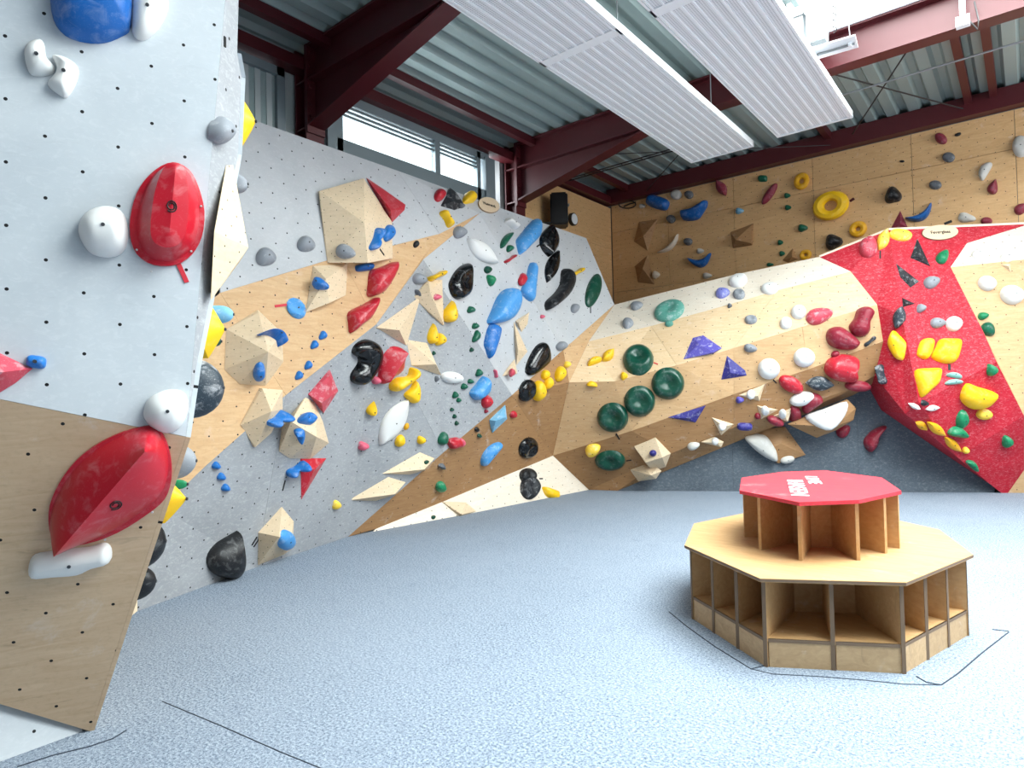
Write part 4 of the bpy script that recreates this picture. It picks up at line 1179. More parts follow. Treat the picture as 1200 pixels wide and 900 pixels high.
H_('egg', 'pinkred', 961, 369, 33, 18, -15, 'upper red oval hold on the right part of arch', hf=.5)
trace('maroon', [(969, 393), (973, 385), (985, 382.5), (995, 388), (1006, 398), (1008, 403), (1000, 410), (983, 409), (972, 403)], 'red pear hold left of the upright red pear', ridge=((980, 393), (1000, 404)), hf=.5)
trace('maroon', [(1006, 362), (1016.5, 358.7), (1025, 365), (1023, 372), (1020, 378), (1020, 388), (1012, 394.5), (1001, 392), (996, 382), (1002, 373)], 'upright red pear hold near the right end of arch', ridge=((1016, 366), (1008, 384)), hf=.5)
H_('long', 'maroon', 979, 415, 10, 8, -20, 'small red bead on top of the big red claw hold', hf=.7)
trace('red', [(967.5, 433), (973, 422), (990, 416), (1007, 421), (1004, 432), (1005, 445), (998, 449), (982, 447), (971, 441)], 'big red claw hold at the right end of arch', ridge=((978, 430), (998, 436)), hf=.5)
H_('two', 'slate', 1020, 400, 17, 10, -40, 'small chalky dark hold at the right rim of arch', hf=.6)
H_('long', 'red', 927.5, 451, 31, 18, 28, 'red speckled oval hold under the white dome pair', hf=.4)
H_('lens', 'slate', 961, 450, 33, 17, 3, 'dark slate blade hold between red oval and red claw', hf=.5)
H_('long', 'white', 940.5, 468, 30, 16, -15, 'white flat oval hold on the lower rim of arch', hf=.5)
H_('bean', 'maroon', 952, 474, 28, 14, -35, 'dark red hold hooked under the white flat oval', hf=.6)
H_('pad', 'maroon', 932, 487, 13, 17, 10, 'dark red block under the pale triangle, centre of rim', hf=.6, ref=(932, 480))
H_('long', 'maroon', 909, 494, 21, 11, 22, 'dark red oval under the arch rim', hf=.6, ref=(909, 483))
H_('long', 'maroon', 1006, 453, 31, 13, 3, 'dark red slug hold below the big red claw', hf=.6, ref=(1003, 449))
H_('egg', 'maroon', 989, 505, 18, 14, -40, 'dark red lump at the tail of the wooden boat volume', hf=.6)
H_('tear3', 'purple', 867, 469, 10, 8, 0, 'small purple chip under a pale triangle volume', hf=.7, bolt=False)
H_('long', 'maroon', 888, 488, 7, 8, 0, 'small red bead between pale triangle volumes', hf=.7)
H_('pad', 'navy', 873, 500.5, 18, 9, 3, 'navy blue block on the underside of arch', hf=.6, ref=(873, 494))
for x, y, w, lab in ((847, 499, 9, 'white round hold on the triangle volume second from left'), (838, 517, 8, 'white round hold on the leftmost rim triangle'), (880, 462, 10, 'white round hold on the triangle near the largest dome'), (897, 482, 9, 'white round hold on the middle rim triangle'), (917, 486, 9, 'white round hold on the rightmost rim triangle')):
    H_('long', 'white', x, y, w, w * 1.15, 0, lab, hf=.35, group='white round holds on the rim triangles', bolt=False)
H_('egg', 'dull', 813, 523, 15, 9, -15, 'chalky white nub under the brown band of arch', hf=.6, ref=(815, 516))
H_('long', 'navy', 765, 531, 8, 8, 0, 'purple ball hold on the upper wooden block', hf=.8)
trace('white', [(943, 487), (965, 479), (992, 470), (990, 486), (974, 503), (955, 498)], 'white resin shell on the front of the wooden boat volume', ridge=((955, 489), (980, 482)), hf=.22)
trace('dull', [(873, 513), (885, 511), (898, 513), (906, 522), (910.5, 531), (911, 541), (900, 538), (889, 531), (879, 522)], 'white lens shaped resin hold on the flat flared volume', ridge=((882, 518), (906, 534)), hf=.3)
H_('long', 'dull', 923, 539, 17, 9, -12, 'small white oval at the base of the flat flared volume', hf=.5)
trace('maroon', [(1039, 499), (1036, 505), (1029, 512), (1029, 521), (1022, 530), (1016, 526), (1013, 517), (1020, 507), (1030, 501)], 'dark red pear hold alone on the grey recess wall', ridge=((1032, 504), (1020, 522)), hf=.5, bolt=False)

# ------------------------------------------------------------------ red pillar and right plywood
trace('pinkred', [(1007, 291), (1010, 281), (1020, 276), (1027, 281), (1028, 292), (1020, 300), (1011, 299)], 'dusty pink red boulder hold at top of red pillar', ridge=((1013, 289), (1021, 286)), hf=.5)
H_('lens', 'lemon', 1035, 280, 26, 14, -65, 'upright yellow petal hold at the peak of red pillar', hf=.5)
H_('long', 'lemon', 1056, 274.5, 27, 13, 10, 'lying yellow petal hold at the peak of red pillar', hf=.5)
tape(1031.5, 294, 1031.5, 303, 1.6, 'thin black tape under the upright yellow petal')
H_('egg', 'emerald', 1105.5, 300, 17, 13, -60, 'green and white oval under the white plaque', hf=.6)
H_('egg', 'grey', 1093, 330, 19, 14, -15, 'larger grey oval on the red pillar', hf=.5)
H_('lens', 'slate', 1053, 372, 27, 14, 105, 'black pointed oval on the shaded side of red ridge', hf=.5)
H_('tear3', 'grey', 1080, 361, 11, 11, 0, 'small grey chip in the middle of red pillar', hf=.6)
H_('egg', 'grey', 1100, 378, 18, 12, 0, 'grey oval touching a white round hold on red pillar', hf=.5)
H_('long', 'white', 1118.5, 379, 19, 18, 0, 'white round hold touching a grey oval on red pillar', hf=.4)
TY = lambda pts, lab, **k: trace('yellow', pts, lab, hf=.4, group='yellow pads on the red pillar', **k)
TY([(1040, 405), (1041, 396), (1046, 387), (1054, 394), (1061, 402), (1060, 413), (1057, 422), (1048, 419)], 'yellow pad on the shaded left side of red pillar', ridge=((1047, 397), (1054, 413)))
TY([(1076, 414), (1080, 400), (1087, 396), (1095, 398), (1094, 410), (1088, 420), (1080, 419)], 'smaller of two yellow pads side by side on red pillar', ridge=((1087, 402), (1083, 414)))
TY([(1093, 418), (1098, 406), (1103, 397), (1115, 396), (1127, 397.5), (1126, 410), (1121, 423), (1108, 425)], 'larger of two yellow pads side by side on red pillar', ridge=((1106, 408), (1116, 410)))
TY([(1073, 434), (1088, 431), (1103.5, 431.5), (1104, 440), (1101, 449), (1092, 457), (1082, 465), (1077, 452)], 'yellow pad with pointed bottom at the crease of red pillar', ridge=((1088, 440), (1084, 452)))
TY([(1126, 465), (1133, 450), (1150, 455), (1170, 462), (1163, 473), (1155, 479), (1142, 480.5), (1131, 474)], 'yellow half moon pad on the lower red facet', ridge=((1138, 464), (1156, 466)))
H_('long', 'lemon', 1154, 486, 19, 13, 0, 'small yellow oval under the yellow half moon pad', hf=.5)
tape(1112.5, 427, 1112.5, 434, 3, 'tiny black tape under the larger yellow pad')
H_('bean', 'mint', 1118.5, 440, 19, 8, 10, 'upper of two mint and white slot holds on red pillar', hf=.6)
H_('bean', 'mint', 1118.5, 448, 21, 8, -5, 'lower of two mint and white slot holds on red pillar', hf=.6)
H_('tear3', 'emerald', 1163, 434, 13, 15, 0, 'green chip at the plywood border of red pillar', hf=.6)
H_('long', 'emerald', 1128, 492, 12, 23, 12, 'upright green lobe on the lower red facet', hf=.6)
H_('bean', 'emerald', 1123, 508, 21, 16, 10, 'wide green lobe under the upright one', hf=.6)
H_('tear3', 'emerald', 1181, 518, 13, 15, 0, 'green knob at far right on the lower red facet', hf=.6)
H_('two', 'slate', 1032, 439, 24, 15, 75, 'black two lobed hold at the foot of the arch end', hf=.6)
H_('tear3', 'slate', 1067, 421, 8, 9, 0, 'small dark chip on the red ridge beside yellow pads', hf=.6)
H_('lens', 'white', 1093, 478.5, 16, 7, -10, 'right white sliver hold at the lower red edge', hf=.5)
H_('lens', 'white', 1071, 476, 15, 6, 30, 'left white sliver hold at the lower red edge', hf=.5)
H_('tear3', 'char', 1084, 472.5, 10, 7, 15, 'dark chip between the two white slivers', hf=.5)
for x, y, w, h, a, r, lab in ((1066, 486, 17, 9, 40, (1067, 480), 'first yellow lens along the lower red edge from the left'), (1080, 499, 17, 9, 30, (1083, 492), 'second yellow lens along the lower red edge from the left'), (1098, 503, 26, 11, 38, (1103, 505), 'third yellow lens along the lower red edge from the left'), (1117, 521, 26, 10, 42, (1122, 520), 'fourth yellow lens along the lower red edge from the left')):
    H_('lens', 'amber', x, y, w, h, a, lab, hf=.4, ref=r, group='yellow lenses on the lower red edge')
H_('long', 'lemon', 1132, 528, 8, 8, 0, 'tiny yellow ball at the end of yellow lens row', hf=.7)
H_('bean', 'emerald', 1140, 546, 18, 10, 42, 'green slug hold lowest on the red edge', hf=.5, ref=(1144, 545))
H_('long', 'white', 1157.5, 331.5, 21, 18, 15, 'left white round hold on right plywood wall', hf=.45)
H_('long', 'white', 1187, 345, 27, 23, 15, 'larger white round hold on right plywood wall', hf=.45)
H_('egg', 'emerald', 1153, 370, 13, 9, -10, 'small mint green hold above a darker green egg', hf=.6)
H_('egg', 'green', 1159, 386, 18, 15, 50, 'dark green egg on the right plywood wall', hf=.5)
H_('long', 'white', 1147, 297.5, 16, 11, 0, 'left white hold on the bright slab at right', hf=.5)
H_('long', 'white', 1181, 301, 17, 10, 0, 'right white hold on the bright slab at right', hf=.5)

# ------------------------------------------------------------------ back wall
H_('pad', 'royal', 770, 237, 27, 15, 18, 'blue sausage hold at left top of back wall', hf=.6)
trace('royal', [(797, 247), (803, 245), (812, 243), (826, 234), (828, 240), (823, 249), (816, 257), (800, 257.5)], 'large blue smile hold near the top of back wall', ridge=((804, 251), (822, 243)), hf=.5)
H_('banana', 'royal', 820, 304, 28, 20, 180 + -12, 'lower blue smile hold just above the arch', hf=.35)
H_('long', 'dull', 792, 228, 13, 12, 0, 'pale round hold with bolt at top of back wall', hf=.4)
H_('long', 'dgrey', 807, 228, 10, 10, 0, 'grey ball hold beside the pale round one on back wall', hf=.6)
H_('tear3', 'dull', 752, 241.5, 8, 6, 0, 'tiny pale chip near the cable loop', hf=.6)
H_('long', 'dgrey', 786, 256.5, 10, 10, 0, 'grey ball hold left of the large blue smile', hf=.6)
H_('banana', 'cream', 784, 287, 33, 11, 138, 'cream curved rail hold on the back wall', hf=.5)
H_('long', 'dgrey', 806, 283, 10, 9, 0, 'grey ball hold right of the cream rail', hf=.6)
H_('tear3', 'dull', 820, 294, 9, 7, 0, 'pale chip above the lower blue smile', hf=.6)
H_('tear3', 'cream', 768, 322, 9, 10, 0, 'pale and maroon chip beside the lower bow tie', hf=.6)
H_('tear3', 'dull', 828, 323, 11, 8, 0, 'pale chip at the top rim of arch below the blue smile', hf=.6)
H_('lens', 'burgundy', 845, 220, 21, 12, 60, 'burgundy curved hold at the top of back wall', hf=.5)
H_('pad', 'green', 893.5, 209, 11, 8, 0, 'green block hold under the roof beam', hf=.6)
H_('long', 'burgundy', 901.5, 227, 30, 9, -55, 'long burgundy rail hold slanting on back wall', hf=.6)
for x, y, w, h, lab in ((922, 229, 8, 7, 'upper green chip between burgundy rail and yellow ring'), (923, 243, 8, 7, 'second green chip below the upper one by the burgundy rail'), (940, 267, 12, 10, 'larger green chip left of the big yellow ring'), (914, 284, 7, 7, 'upper of two green chips above the arch'), (916, 297, 7, 7, 'lower of two green chips above the arch'), (902, 310, 9, 5, 'dark green chip half hidden by the arch rim')):
    H_('tear3', 'green', x, y, w, h, 0, lab, hf=.6, group='green chips on the back wall')
H_('tear3', 'pale', 866, 247, 10, 8, 0, 'pale blue chip above the brown corner volume', hf=.6)
ring('amber', 940, 213, 18, 20, .36, 'small yellow ring hold near the roof beam')
ring('yellow', 974.5, 242, 42, 34, .33, 'big yellow ring hold on the back wall')
ring('amber', 1006, 269, 21, 19, .38, 'medium yellow ring hold right below the big one')
ring('amber', 944.5, 299, 14, 13, .38, 'smallest yellow ring hold at the arch rim')
H_('tear3', 'black', 1046, 228.5, 20, 22, 20, 'black faceted ball hold in the middle of back wall', hf=.6)
H_('tear3', 'black', 976, 283, 21, 20, 0, 'black faceted ball hold at the top rim of arch', hf=.6)
H_('banana', 'royal', 1078, 250, 36, 18, 150, 'blue banana hold left of the peak plaque', hf=.5)
H_('long', 'burgundy', 1102.5, 162, 16, 12, 35, 'burgundy oval at the top of back wall on the right', hf=.6)
H_('long', 'black', 1122.5, 157.5, 8, 4, -20, 'tiny black chip right of burgundy oval', hf=.6)
H_('long', 'dgrey', 1111.5, 184, 15, 12, 0, 'upper grey oval on the right of back wall', hf=.5)
H_('long', 'dgrey', 1096, 216.5, 15, 11, 0, 'lower grey oval on the right of back wall', hf=.5)
H_('bean', 'dull', 1154.5, 200, 24, 15, -60, 'pale curved hold on the right of back wall', hf=.4)
H_('drop', 'burgundy', 1164, 218, 19, 14, -70, 'burgundy drop beside the pale curved hold', hf=.6)
H_('long', 'dull', 1196, 171, 20, 26, 0, 'large pale oval cut by right picture edge', hf=.4)
H_('egg', 'burgundy', 1197, 244, 19, 12, -30, 'burgundy egg at right picture edge', hf=.6)
H_('tear3', 'dull', 1132, 255, 22, 13, 10, 'pale flat hold above the peak plaque', hf=.4)
H_('long', 'burgundy', 1156, 259, 14, 10, 0, 'burgundy hump behind the red pillar top', hf=.6)
H_('long', 'black', 1057, 189, 6, 3, 0, 'tiny black chip near a sheet joint on back wall', hf=.6)
tape(1106.5, 262.5, 1115.5, 259, 3, 'black tape mark above the white oval plaque')
tape(996, 236, 1001, 232.5, 3, 'maroon tape mark right of big yellow ring', 'steel')

# ================================================================== PLAQUES
def text_mesh(name, body, size, mat, parent, loc, rot=0.0, depth=.001):
    cu = bpy.data.curves.new(name, 'FONT'); cu.body = body; cu.size = size
    cu.align_x = 'CENTER'; cu.align_y = 'CENTER'; cu.extrude = depth; cu.offset = size * .012
    t = bpy.data.objects.new(name, cu); COL.objects.link(t)
    dg = bpy.context.evaluated_depsgraph_get()
    me = bpy.data.meshes.new_from_object(t.evaluated_get(dg))
    bpy.data.objects.remove(t)
    me.name = name; me.materials.clear(); me.materials.append(mat)
    o = bpy.data.objects.new(name, me); link(o, parent)
    o.location = loc; o.rotation_euler = (0, 0, rot)
    return o

def plaque(cx, cy, w, h, ang, body, label, mat, ref=None):
    p, n = surface(cx, cy, ref); ex, ey, n = basis(n)
    ca, sa = math.cos(math.radians(ang)), math.sin(math.radians(ang))
    p = onP(cx, cy, p, n)
    pts = []
    for k in range(28):
        t = -2 * math.pi * k / 28
        x = cx + ca * math.cos(t) * w / 2 - sa * math.sin(t) * h / 2; y = cy + sa * math.cos(t) * w / 2 + ca * math.sin(t) * h / 2
        q = onP(x, y, p, n) - p
        pts.append((q.dot(ex), q.dot(ey)))
    bm = bmesh.new()
    a = [bm.verts.new((x, y, .022)) for x, y in pts]; b = [bm.verts.new((x, y, -.006)) for x, y in pts]
    bm.faces.new(a); bm.faces.new(b[::-1])
    for i in range(28): bm.faces.new((a[i], b[i], b[(i + 1) % 28], a[(i + 1) % 28]))
    bmesh.ops.recalc_face_normals(bm, faces=bm.faces); planar_uv(bm)
    o = place(bm, p, n, 'oval_plaque', mat, label, 'sign', smooth=False)
    rim = bmesh.new(); tube(rim, [(x * 1.0, y * 1.0, .012) for x, y in pts + pts[:1]], .006, 6)
    obj('dark_rim', rim, M['edge'], o)
    d0 = onP(cx + ca * w * .35, cy + sa * w * .35, p, n) - onP(cx - ca * w * .35, cy - sa * w * .35, p, n)
    L = d0.length
    text_mesh('lettering', body, L / (len(body) * .52), M['black_mark'], o, (0, 0, .0235), math.atan2(d0.dot(ey), d0.dot(ex)))
    return o
plaque(572, 241, 25, 17, 18, 'Haererei', 'brown oval plywood plaque with lettering at top of grey wall', M['plaque'])
plaque(1101, 273, 42, 17, -3, 'Feverglass', 'white oval plaque with lettering at top of red pillar', M['plaque'])

# cable loop on the back wall
lp = empty('cable_loop', onY(735, 239, 11.41))
tag(lp, 'black cable loop hung in the left top corner of back wall', 'cable')
c0 = onY(735, 239, 11.41)
pts = [onY(735 + 10 * math.cos(t * .42), 239.5 + 4.6 * math.sin(t * .42), 11.41) - c0 for t in range(16)]
obj('cable', tube(bmesh.new(), pts, .012, 6), M['black_plastic'], lp)
obj('cable_tail', tube(bmesh.new(), [onY(731, 242, 11.40) - c0, onY(738, 239, 11.40) - c0, onY(745, 237, 11.41) - c0], .014, 6), M['black_plastic'], lp)

# ================================================================== BENCH
BX, BY = -1.17, 4.69
be = tag(empty('octagonal_bench', (BX, BY, 0)), 'two tier octagonal plywood bench with cubbyholes and a red top on the mat', 'bench')
half = [(.01, -1.2), (.64, -.85), (.875, .01), (.64, .71)]
OCT = [Vector((x, y, 0)) for x, y in half] + [Vector((-x, -y, 0)) for x, y in half]
uhalf = [(.12, -.82), (.38, -.57), (.525, -.07), (.32, .55)]
OCU = [Vector((x, y, 0)) for x, y in uhalf] + [Vector((-x, -y, 0)) for x, y in uhalf]
def oct_plate(pts, s, z0, z1):
    bm = bmesh.new()
    a = [bm.verts.new((p.x * s, p.y * s, z1)) for p in pts]; b = [bm.verts.new((p.x * s, p.y * s, z0)) for p in pts]
    bm.faces.new(a); bm.faces.new(b[::-1])
    for i in range(len(pts)): bm.faces.new((a[i], b[i], b[(i + 1) % len(pts)], a[(i + 1) % len(pts)]))
    bmesh.ops.recalc_face_normals(bm, faces=bm.faces)
    return bm
H1, H2 = .492, .858
ps = obj('lower_seat', oct_plate(OCT, 1.0, H1 - .02, H1), M['bench'], be)
obj('edge_band', oct_plate(OCT, 1.001, H1 - .017, H1 - .003), M['edge'], ps)
pu = obj('upper_seat', oct_plate(OCU, 1.0, H2 - .022, H2), M['bench_red'], be)
pu['label'] = 'red painted octagonal top'
obj('shelf', oct_plate(OCT, .955, .135, .153), M['bench'], be)
S = .955; IN = .5
nm = [2, 2, 1, 2, 2, 2, 1, 2]       # dividers between the corners; sides in order A-B, B-C, C-D ...
nm = [1, 2, 1, 2, 1, 2, 1, 2]
def vplate(p, q, z0, z1, t):
    return bar(bmesh.new(), (p.x, p.y, (z0 + z1) / 2), (q.x, q.y, (z0 + z1) / 2), t, z1 - z0)
for i in range(8):
    a, b = OCT[i] * S, OCT[(i + 1) % 8] * S
    ia, ib = OCT[i] * IN, OCT[(i + 1) % 8] * IN
    k = nm[i] + 1
    for j in range(k):
        o0 = a.lerp(b, j / k); i0 = ia.lerp(ib, j / k)
        dv = obj('divider', vplate(o0, i0, 0.0, H1 - .02, .02), M['bench'], be)
        ed = (o0 - i0).normalized()
        obj('divider_edge', vplate(o0 + ed * .001, o0 + ed * .004, 0.0, H1 - .02, .021), M['edge'], dv)
        o1 = a.lerp(b, (j + 1) / k)
        dd = (o1 - o0).normalized() * .013
        nn_ = (o0 - i0).normalized() * .012
        obj('kick_board', vplate(o0 + dd - nn_, o1 - dd - nn_, 0.0, .135, .018), M['kick'], be)
        obj('shelf_edge', vplate(o0 + dd - nn_ * .3, o1 - dd - nn_ * .3, .135, .153, .008), M['edge'], be)
    obj('core_panel', vplate(ia, ib, .153, H1 - .02, .018), M['bench'], be)
fins = [(.085, -.70), (.355, -.51), (.455, -.24), (.50, -.05), (.40, .25), (.19, .57)]
fins += [(-x, -y) for x, y in fins]
for x, y in fins:
    p = Vector((x, y, 0)); q = p * .42
    dv = obj('upper_divider', vplate(p, q, H1, H2 - .022, .02), M['bench'], be)
    ed = (p - q).normalized()
    obj('divider_edge', vplate(p + ed * .001, p + ed * .004, H1, H2 - .022, .021), M['bench'], dv)
for i in range(8):
    obj('upper_core_panel', vplate(OCU[i] * .40, OCU[(i + 1) % 8] * .40, H1, H2 - .022, .018), M['bench'], be)
c0 = Vector((BX, BY, 0))
def on_top(x, y): return onZ(x, y, H2) - c0
for body, (x0, y0), (x1, y1), wpx in (('IHASEN', (930, 562), (937, 582), 18), ('LINE', (949, 557.5), (956, 568), 14)):
    p, q = on_top(x0, y0), on_top(x1, y1); d = q - p
    o = text_mesh('lettering', body, d.length / (len(body) * .6), M['white_letters'], pu, (0, 0, 0))
    w_ = (on_top(x0 + wpx, y0) - on_top(x0, y0)).length
    sy = w_ / (d.length / (len(body) * .6)) / .72
    o.scale = (1, sy, 1)
    o.location = ((p + q) / 2).to_tuple()[:2] + (H2 + .0012,)
    o.rotation_euler = (0, 0, math.atan2(d.y, d.x))

# ================================================================== ROOF STEEL
def ibeam(bm, x0, x1, y, z0, z1, fw=.2, ft=.022, wt=.014):
    box(bm, x0, x1, y - wt / 2, y + wt / 2, z0, z1)
def roof_beam(y, label):
    r = tag(empty('roof_beam', (-6.4, y, 5.0)), label, 'beam')
    inv = Matrix.Translation((6.4, -y, -5.0))
    def part(nm, bm):
        o = obj(nm, bm, M['steel'], r); o.matrix_parent_inverse = inv; return o
    x0, x1 = -6.42, 5.0
    part('web', B(x0, x1, y - .008, y + .008, 5.30, 5.68))
    part('top_flange', B(x0, x1, y - .11, y + .11, 5.68, 5.705))
    part('bottom_flange', B(x0, x1, y - .11, y + .11, 5.275, 5.30))
    bm = bmesh.new()
    prism(bm, [(x0, y - .008, 5.275), (x0, y - .008, 4.76), (-4.1, y - .008, 5.275)], Vector((0, -1, 0)), .016)
    part('haunch_web', bm)
    part('haunch_flange', bar(bmesh.new(), (x0, y, 4.75), (-4.05, y, 5.27), .22, .024))
    part('end_plate', B(x0 - .025, x0, y - .12, y + .12, 4.66, 5.70))
    part('web_stiffener', B(-4.14, -4.12, y - .1, y + .1, 5.30, 5.68))
    for z in (4.85, 5.0, 5.2, 5.45, 5.6):
        for dy in (-.075, .075):
            o = obj('flange_bolt', bar(bmesh.new(), (x0, y + dy, z), (x0 + .02, y + dy, z), .03), M['steel'], r); o.matrix_parent_inverse = inv
    c = tag(empty('steel_column', (-6.52, y, 0)), 'dark red steel column carrying the ' + label.split(' that ')[0].replace('dark red ', ''), 'column')
    for nm, bm in (('flange', B(-6.47, -6.445, y - .12, y + .12, 0, 5.7)), ('flange', B(-6.68, -6.655, y - .12, y + .12, 0, 5.7)), ('web', B(-6.655, -6.47, y - .008, y + .008, 0, 5.7)), ('stiffener', B(-6.655, -6.47, y - .11, y + .11, 4.72, 4.74)), ('stiffener', B(-6.655, -6.47, y - .11, y + .11, 5.28, 5.30))):
        o = obj(nm, bm, M['steel'], c); o.matrix_parent_inverse = Matrix.Translation((6.52, -y, 0))
roof_beam(4.3, 'nearer dark red roof beam that spans from the left facade')
roof_beam(8.2, 'farther dark red roof beam that passes over the grey wall end')
tag(obj('edge_beam', B(-6.7, -6.5, -4.0, 11.4, 5.42, 5.56), M['steel']), 'dark red edge beam along the top of the facade windows', 'beam')
tag(obj('eaves_purlin', B(-6.2, -6.1, -4.0, 11.4, 5.60, 5.715), M['steel']), 'dark red purlin along the eaves just under the deck', 'beam')
tag(obj('rear_beam', B(-6.6, 5.0, 11.26, 11.44, 5.43, 5.71), M['steel']), 'dark red beam along the top edge of back wall', 'beam')
for x, lab in ((-2.42, 'dark red purlin behind the end of the right white ceiling panel'), (-.56, 'left of two dark red purlins in the rear roof bay'), (-.27, 'right of two dark red purlins in the rear roof bay')):
    tag(obj('roof_purlin', B(x - .045, x + .045, 8.32, 11.26, 5.6, 5.716), M['steel']), lab, 'beam')
def rod(name, a, b, r, mat, label, z=5.5, cat='rod'):
    p, q = onZ(a[0], a[1], z), onZ(b[0], b[1], z); c = (p + q) / 2
    return tag(obj(name, tube(bmesh.new(), [p - c, q - c], r, 6), M[mat], loc=c), label, cat)
rod('brace_rod', (969, 85), (1138, 130), .010, 'dark_steel', 'dark brace rod falling to the right in the rear roof bay', 5.55)
rod('brace_rod', (1072, 46), (999, 157), .010, 'dark_steel', 'dark brace rod crossing the other in the rear roof bay', 5.50)
rod('brace_rod', (750, 232), (800, 176), .009, 'dark_steel', 'dark brace rod by the left corner of back wall', 5.5)
rod('conduit', (985, 112), (1240, 36), .012, 'galv', 'thin grey conduit strung across the rear roof bay', 5.45, 'pipe')
rod('conduit', (560, 187), (1000, 169), .007, 'dark_steel', 'thin dark wire across the rear bay behind left ceiling panel', 5.5, 'pipe')
p, q = onZ(655, 214, 5.5), onZ(815, 168, 5.5)
tr_ = tag(empty('cable_tray', (p + q) / 2), 'thin dark cable tray of two rails in rear roof bay', 'cable tray')
for k in (-1, 1):
    obj('rail', bar(bmesh.new(), p - (p + q) / 2 + Vector((0, .05 * k, 0)), q - (p + q) / 2 + Vector((0, .05 * k, 0)), .015), M['dark_steel'], tr_)
for k in range(7):
    m = p.lerp(q, (k + .5) / 7) - (p + q) / 2
    obj('rung', bar(bmesh.new(), m + Vector((0, -.05, 0)), m + Vector((0, .05, 0)), .012), M['dark_steel'], tr_)

# ================================================================== WHITE RIBBED CEILING PANELS
def ceiling_panel(x0, x1, yend, seams, label):
    ZP = 4.88
    r = tag(empty('ceiling_panel', ((x0 + x1) / 2, yend, ZP)), label, 'ceiling panel')
    inv = Matrix.Translation((-(x0 + x1) / 2, -yend, -ZP))
    def part(nm, bm, m='white_metal', par=r):
        o = obj(nm, bm, M[m], par); o.matrix_parent_inverse = inv if par is r else Matrix.Identity(4); return o
    ys = [yend] + seams
    for a, b in zip(ys, ys[1:]):
        part('perforated_sheet', B(x0, x1, b + .01, a - .01, ZP, ZP + .05), 'panel_face')
        for k in range(9):
            x = x0 + .03 + (x1 - x0 - .06) * k / 8
            part('rib', bar(bmesh.new(), (x, b + .04, ZP - .006), (x, a - .03, ZP - .006), .02, .016))
        part('cover_strip', B(x0 - .01, x1 + .01, b - .06, b + .06, ZP - .012, ZP + .055))
    part('end_rail', B(x0 - .012, x1 + .012, yend - .02, yend + .02, ZP - .014, ZP + .07))
    for x in (x0, x1): part('side_rail', B(x - .012, x + .012, seams[-1], yend, ZP - .012, ZP + .07))
    for y in (1.5, 5.3, 7.6):
        for x in (x0 + .1, x1 - .1):
            part('hanger_rod', tube(bmesh.new(), [(x, y, ZP + .05), (x, y, 5.74)], .006, 5), 'galv')
ceiling_panel(-3.72, -2.84, 8.79, [5.15, 1.45, -2.3], 'left long white ribbed ceiling panel hung under the beams')
ceiling_panel(-2.48, -1.60, 8.70, [5.12, 1.42, -2.3], 'right long white ribbed ceiling panel next to the skylight')

# hanging white batten
c = onZ(973, 57, 5.0); a = onZ(943, 66, 5.0); b = onZ(1004, 48, 5.0)
ht_ = tag(empty('batten_light', c), 'white batten fixture hung on two wires before the farther beam', 'light')
d = (b - a)
bm = bar(bmesh.new(), a - c, b - c, .27, .012)
obj('reflector', bm, M['white_metal'], ht_)
obj('tube', tube(bmesh.new(), [a - c + d * .04 + Vector((0, 0, -.022)), b - c - d * .04 + Vector((0, 0, -.022))], .012, 8), M['galv'], ht_)
for s in (.12, .88):
    m = a.lerp(b, s) - c
    obj('end_clip', B(m.x - .015, m.x + .015, m.y - .03, m.y + .03, m.z - .04, m.z + .004), M['white_metal'], ht_)
    obj('hanging_wire', tube(bmesh.new(), [m, m + Vector((-.03, -.02, .84))], .005, 5), M['galv'], ht_)
c = onY(1128, 15, 8.06)
dv = tag(empty('mounted_detector', c), 'small white device clamped under the farther beam at right', 'device')
obj('bracket', B(-.025, .025, -.03, .03, -.06, .3), M['white_metal'], dv)
obj('head', B(-.06, .06, -.05, .03, -.15, -.05), M['white_metal'], dv)
obj('cable', tube(bmesh.new(), [(.05, 0, -.1), (.12, .01, -.22), (.13, .03, -.12), (.1, .05, .1)], .008, 6), M['dark_steel'], dv)
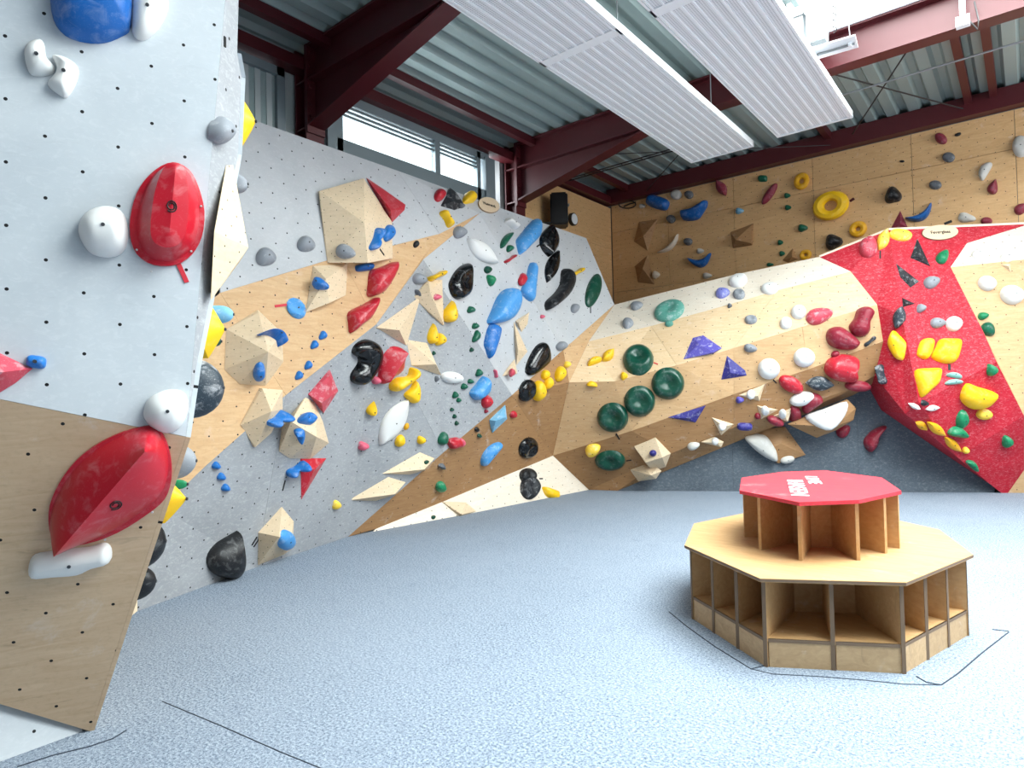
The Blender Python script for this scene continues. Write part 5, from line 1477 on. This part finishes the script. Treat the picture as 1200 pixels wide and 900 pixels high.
# lit box luminaire beside the right ceiling panel
p0 = at(943, 26, 6.9)
lu = tag(empty('box_luminaire', p0), 'bright lit box luminaire of four panes beside the right ceiling panel', 'light')
mp = 6.9 / F
obj('housing', B(-21 * mp, 21 * mp, .0, .18, -27 * mp, 60 * mp), M['galv'], lu)
for ix in (-1, 1):
    for iz, (z0, z1) in enumerate(((-25, 8), (11, 58))):
        obj('lit_pane', B((-19 if ix < 0 else 2) * mp, (-2 if ix < 0 else 19) * mp, -.012, .0, z0 * mp, z1 * mp), M['lamp'], lu)
for x in (-15, 15):
    obj('hanger_rod', tube(bmesh.new(), [(x * mp, .09, 60 * mp), (x * mp, .09, 6.2 - p0.z)], .006, 5), M['galv'], lu)
# sprung wires dropping through the skylight
tag(obj('coiled_cable', tube(bmesh.new(), [onY(977, 0, 7.6) + Vector((.02 * math.cos(k), .02 * math.sin(k), .35 - k * .012)) for k in range(60)], .006, 5), M['dark_steel']), 'dark coiled cable dropping from the skylight', 'cable')

# ================================================================== LOUDSPEAKER
c = onX(655, 250, -6.35)
sp = tag(empty('loudspeaker', c, math.radians(35)), 'black loudspeaker mounted high behind the end of grey wall', 'loudspeaker')
bm = B(-.15, .15, -.17, .17, -.24, .33); bmesh.ops.bevel(bm, geom=bm.edges[:], offset=.025, segments=2, affect='EDGES')
obj('cabinet', bm, M['black_plastic'], sp)
g = bmesh.new(); box(g, .15, .158, -.14, .14, -.2, .29)
obj('grille', g, M['bolt'], sp)
h_ = bmesh.new(); tube(h_, [(.16, -.05, .13), (.18, -.03, .15), (.18, .03, .15), (.16, .05, .13)], .012, 6)
obj('handle', h_, M['galv'], sp)
obj('mount_bracket', B(-.30, -.15, -.2, .12, -.26, -.2), M['black_plastic'], sp)
c = onX(671.5, 257, -6.58)
cl = tag(empty('wall_clock', c), 'small round pale dial with dark rim beside the loudspeaker', 'clock')
bm = bmesh.new(); bmesh.ops.create_cone(bm, cap_ends=True, segments=20, radius1=.12, radius2=.12, depth=.06, matrix=Matrix.Rotation(math.radians(90), 4, 'Y'))
obj('dark_case', bm, M['black_plastic'], cl)
bm = bmesh.new(); bmesh.ops.create_cone(bm, cap_ends=True, segments=20, radius1=.1, radius2=.1, depth=.01, matrix=Matrix.Translation((.034, 0, 0)) @ Matrix.Rotation(math.radians(90), 4, 'Y'))
obj('pale_face', bm, M['white_metal'], cl)
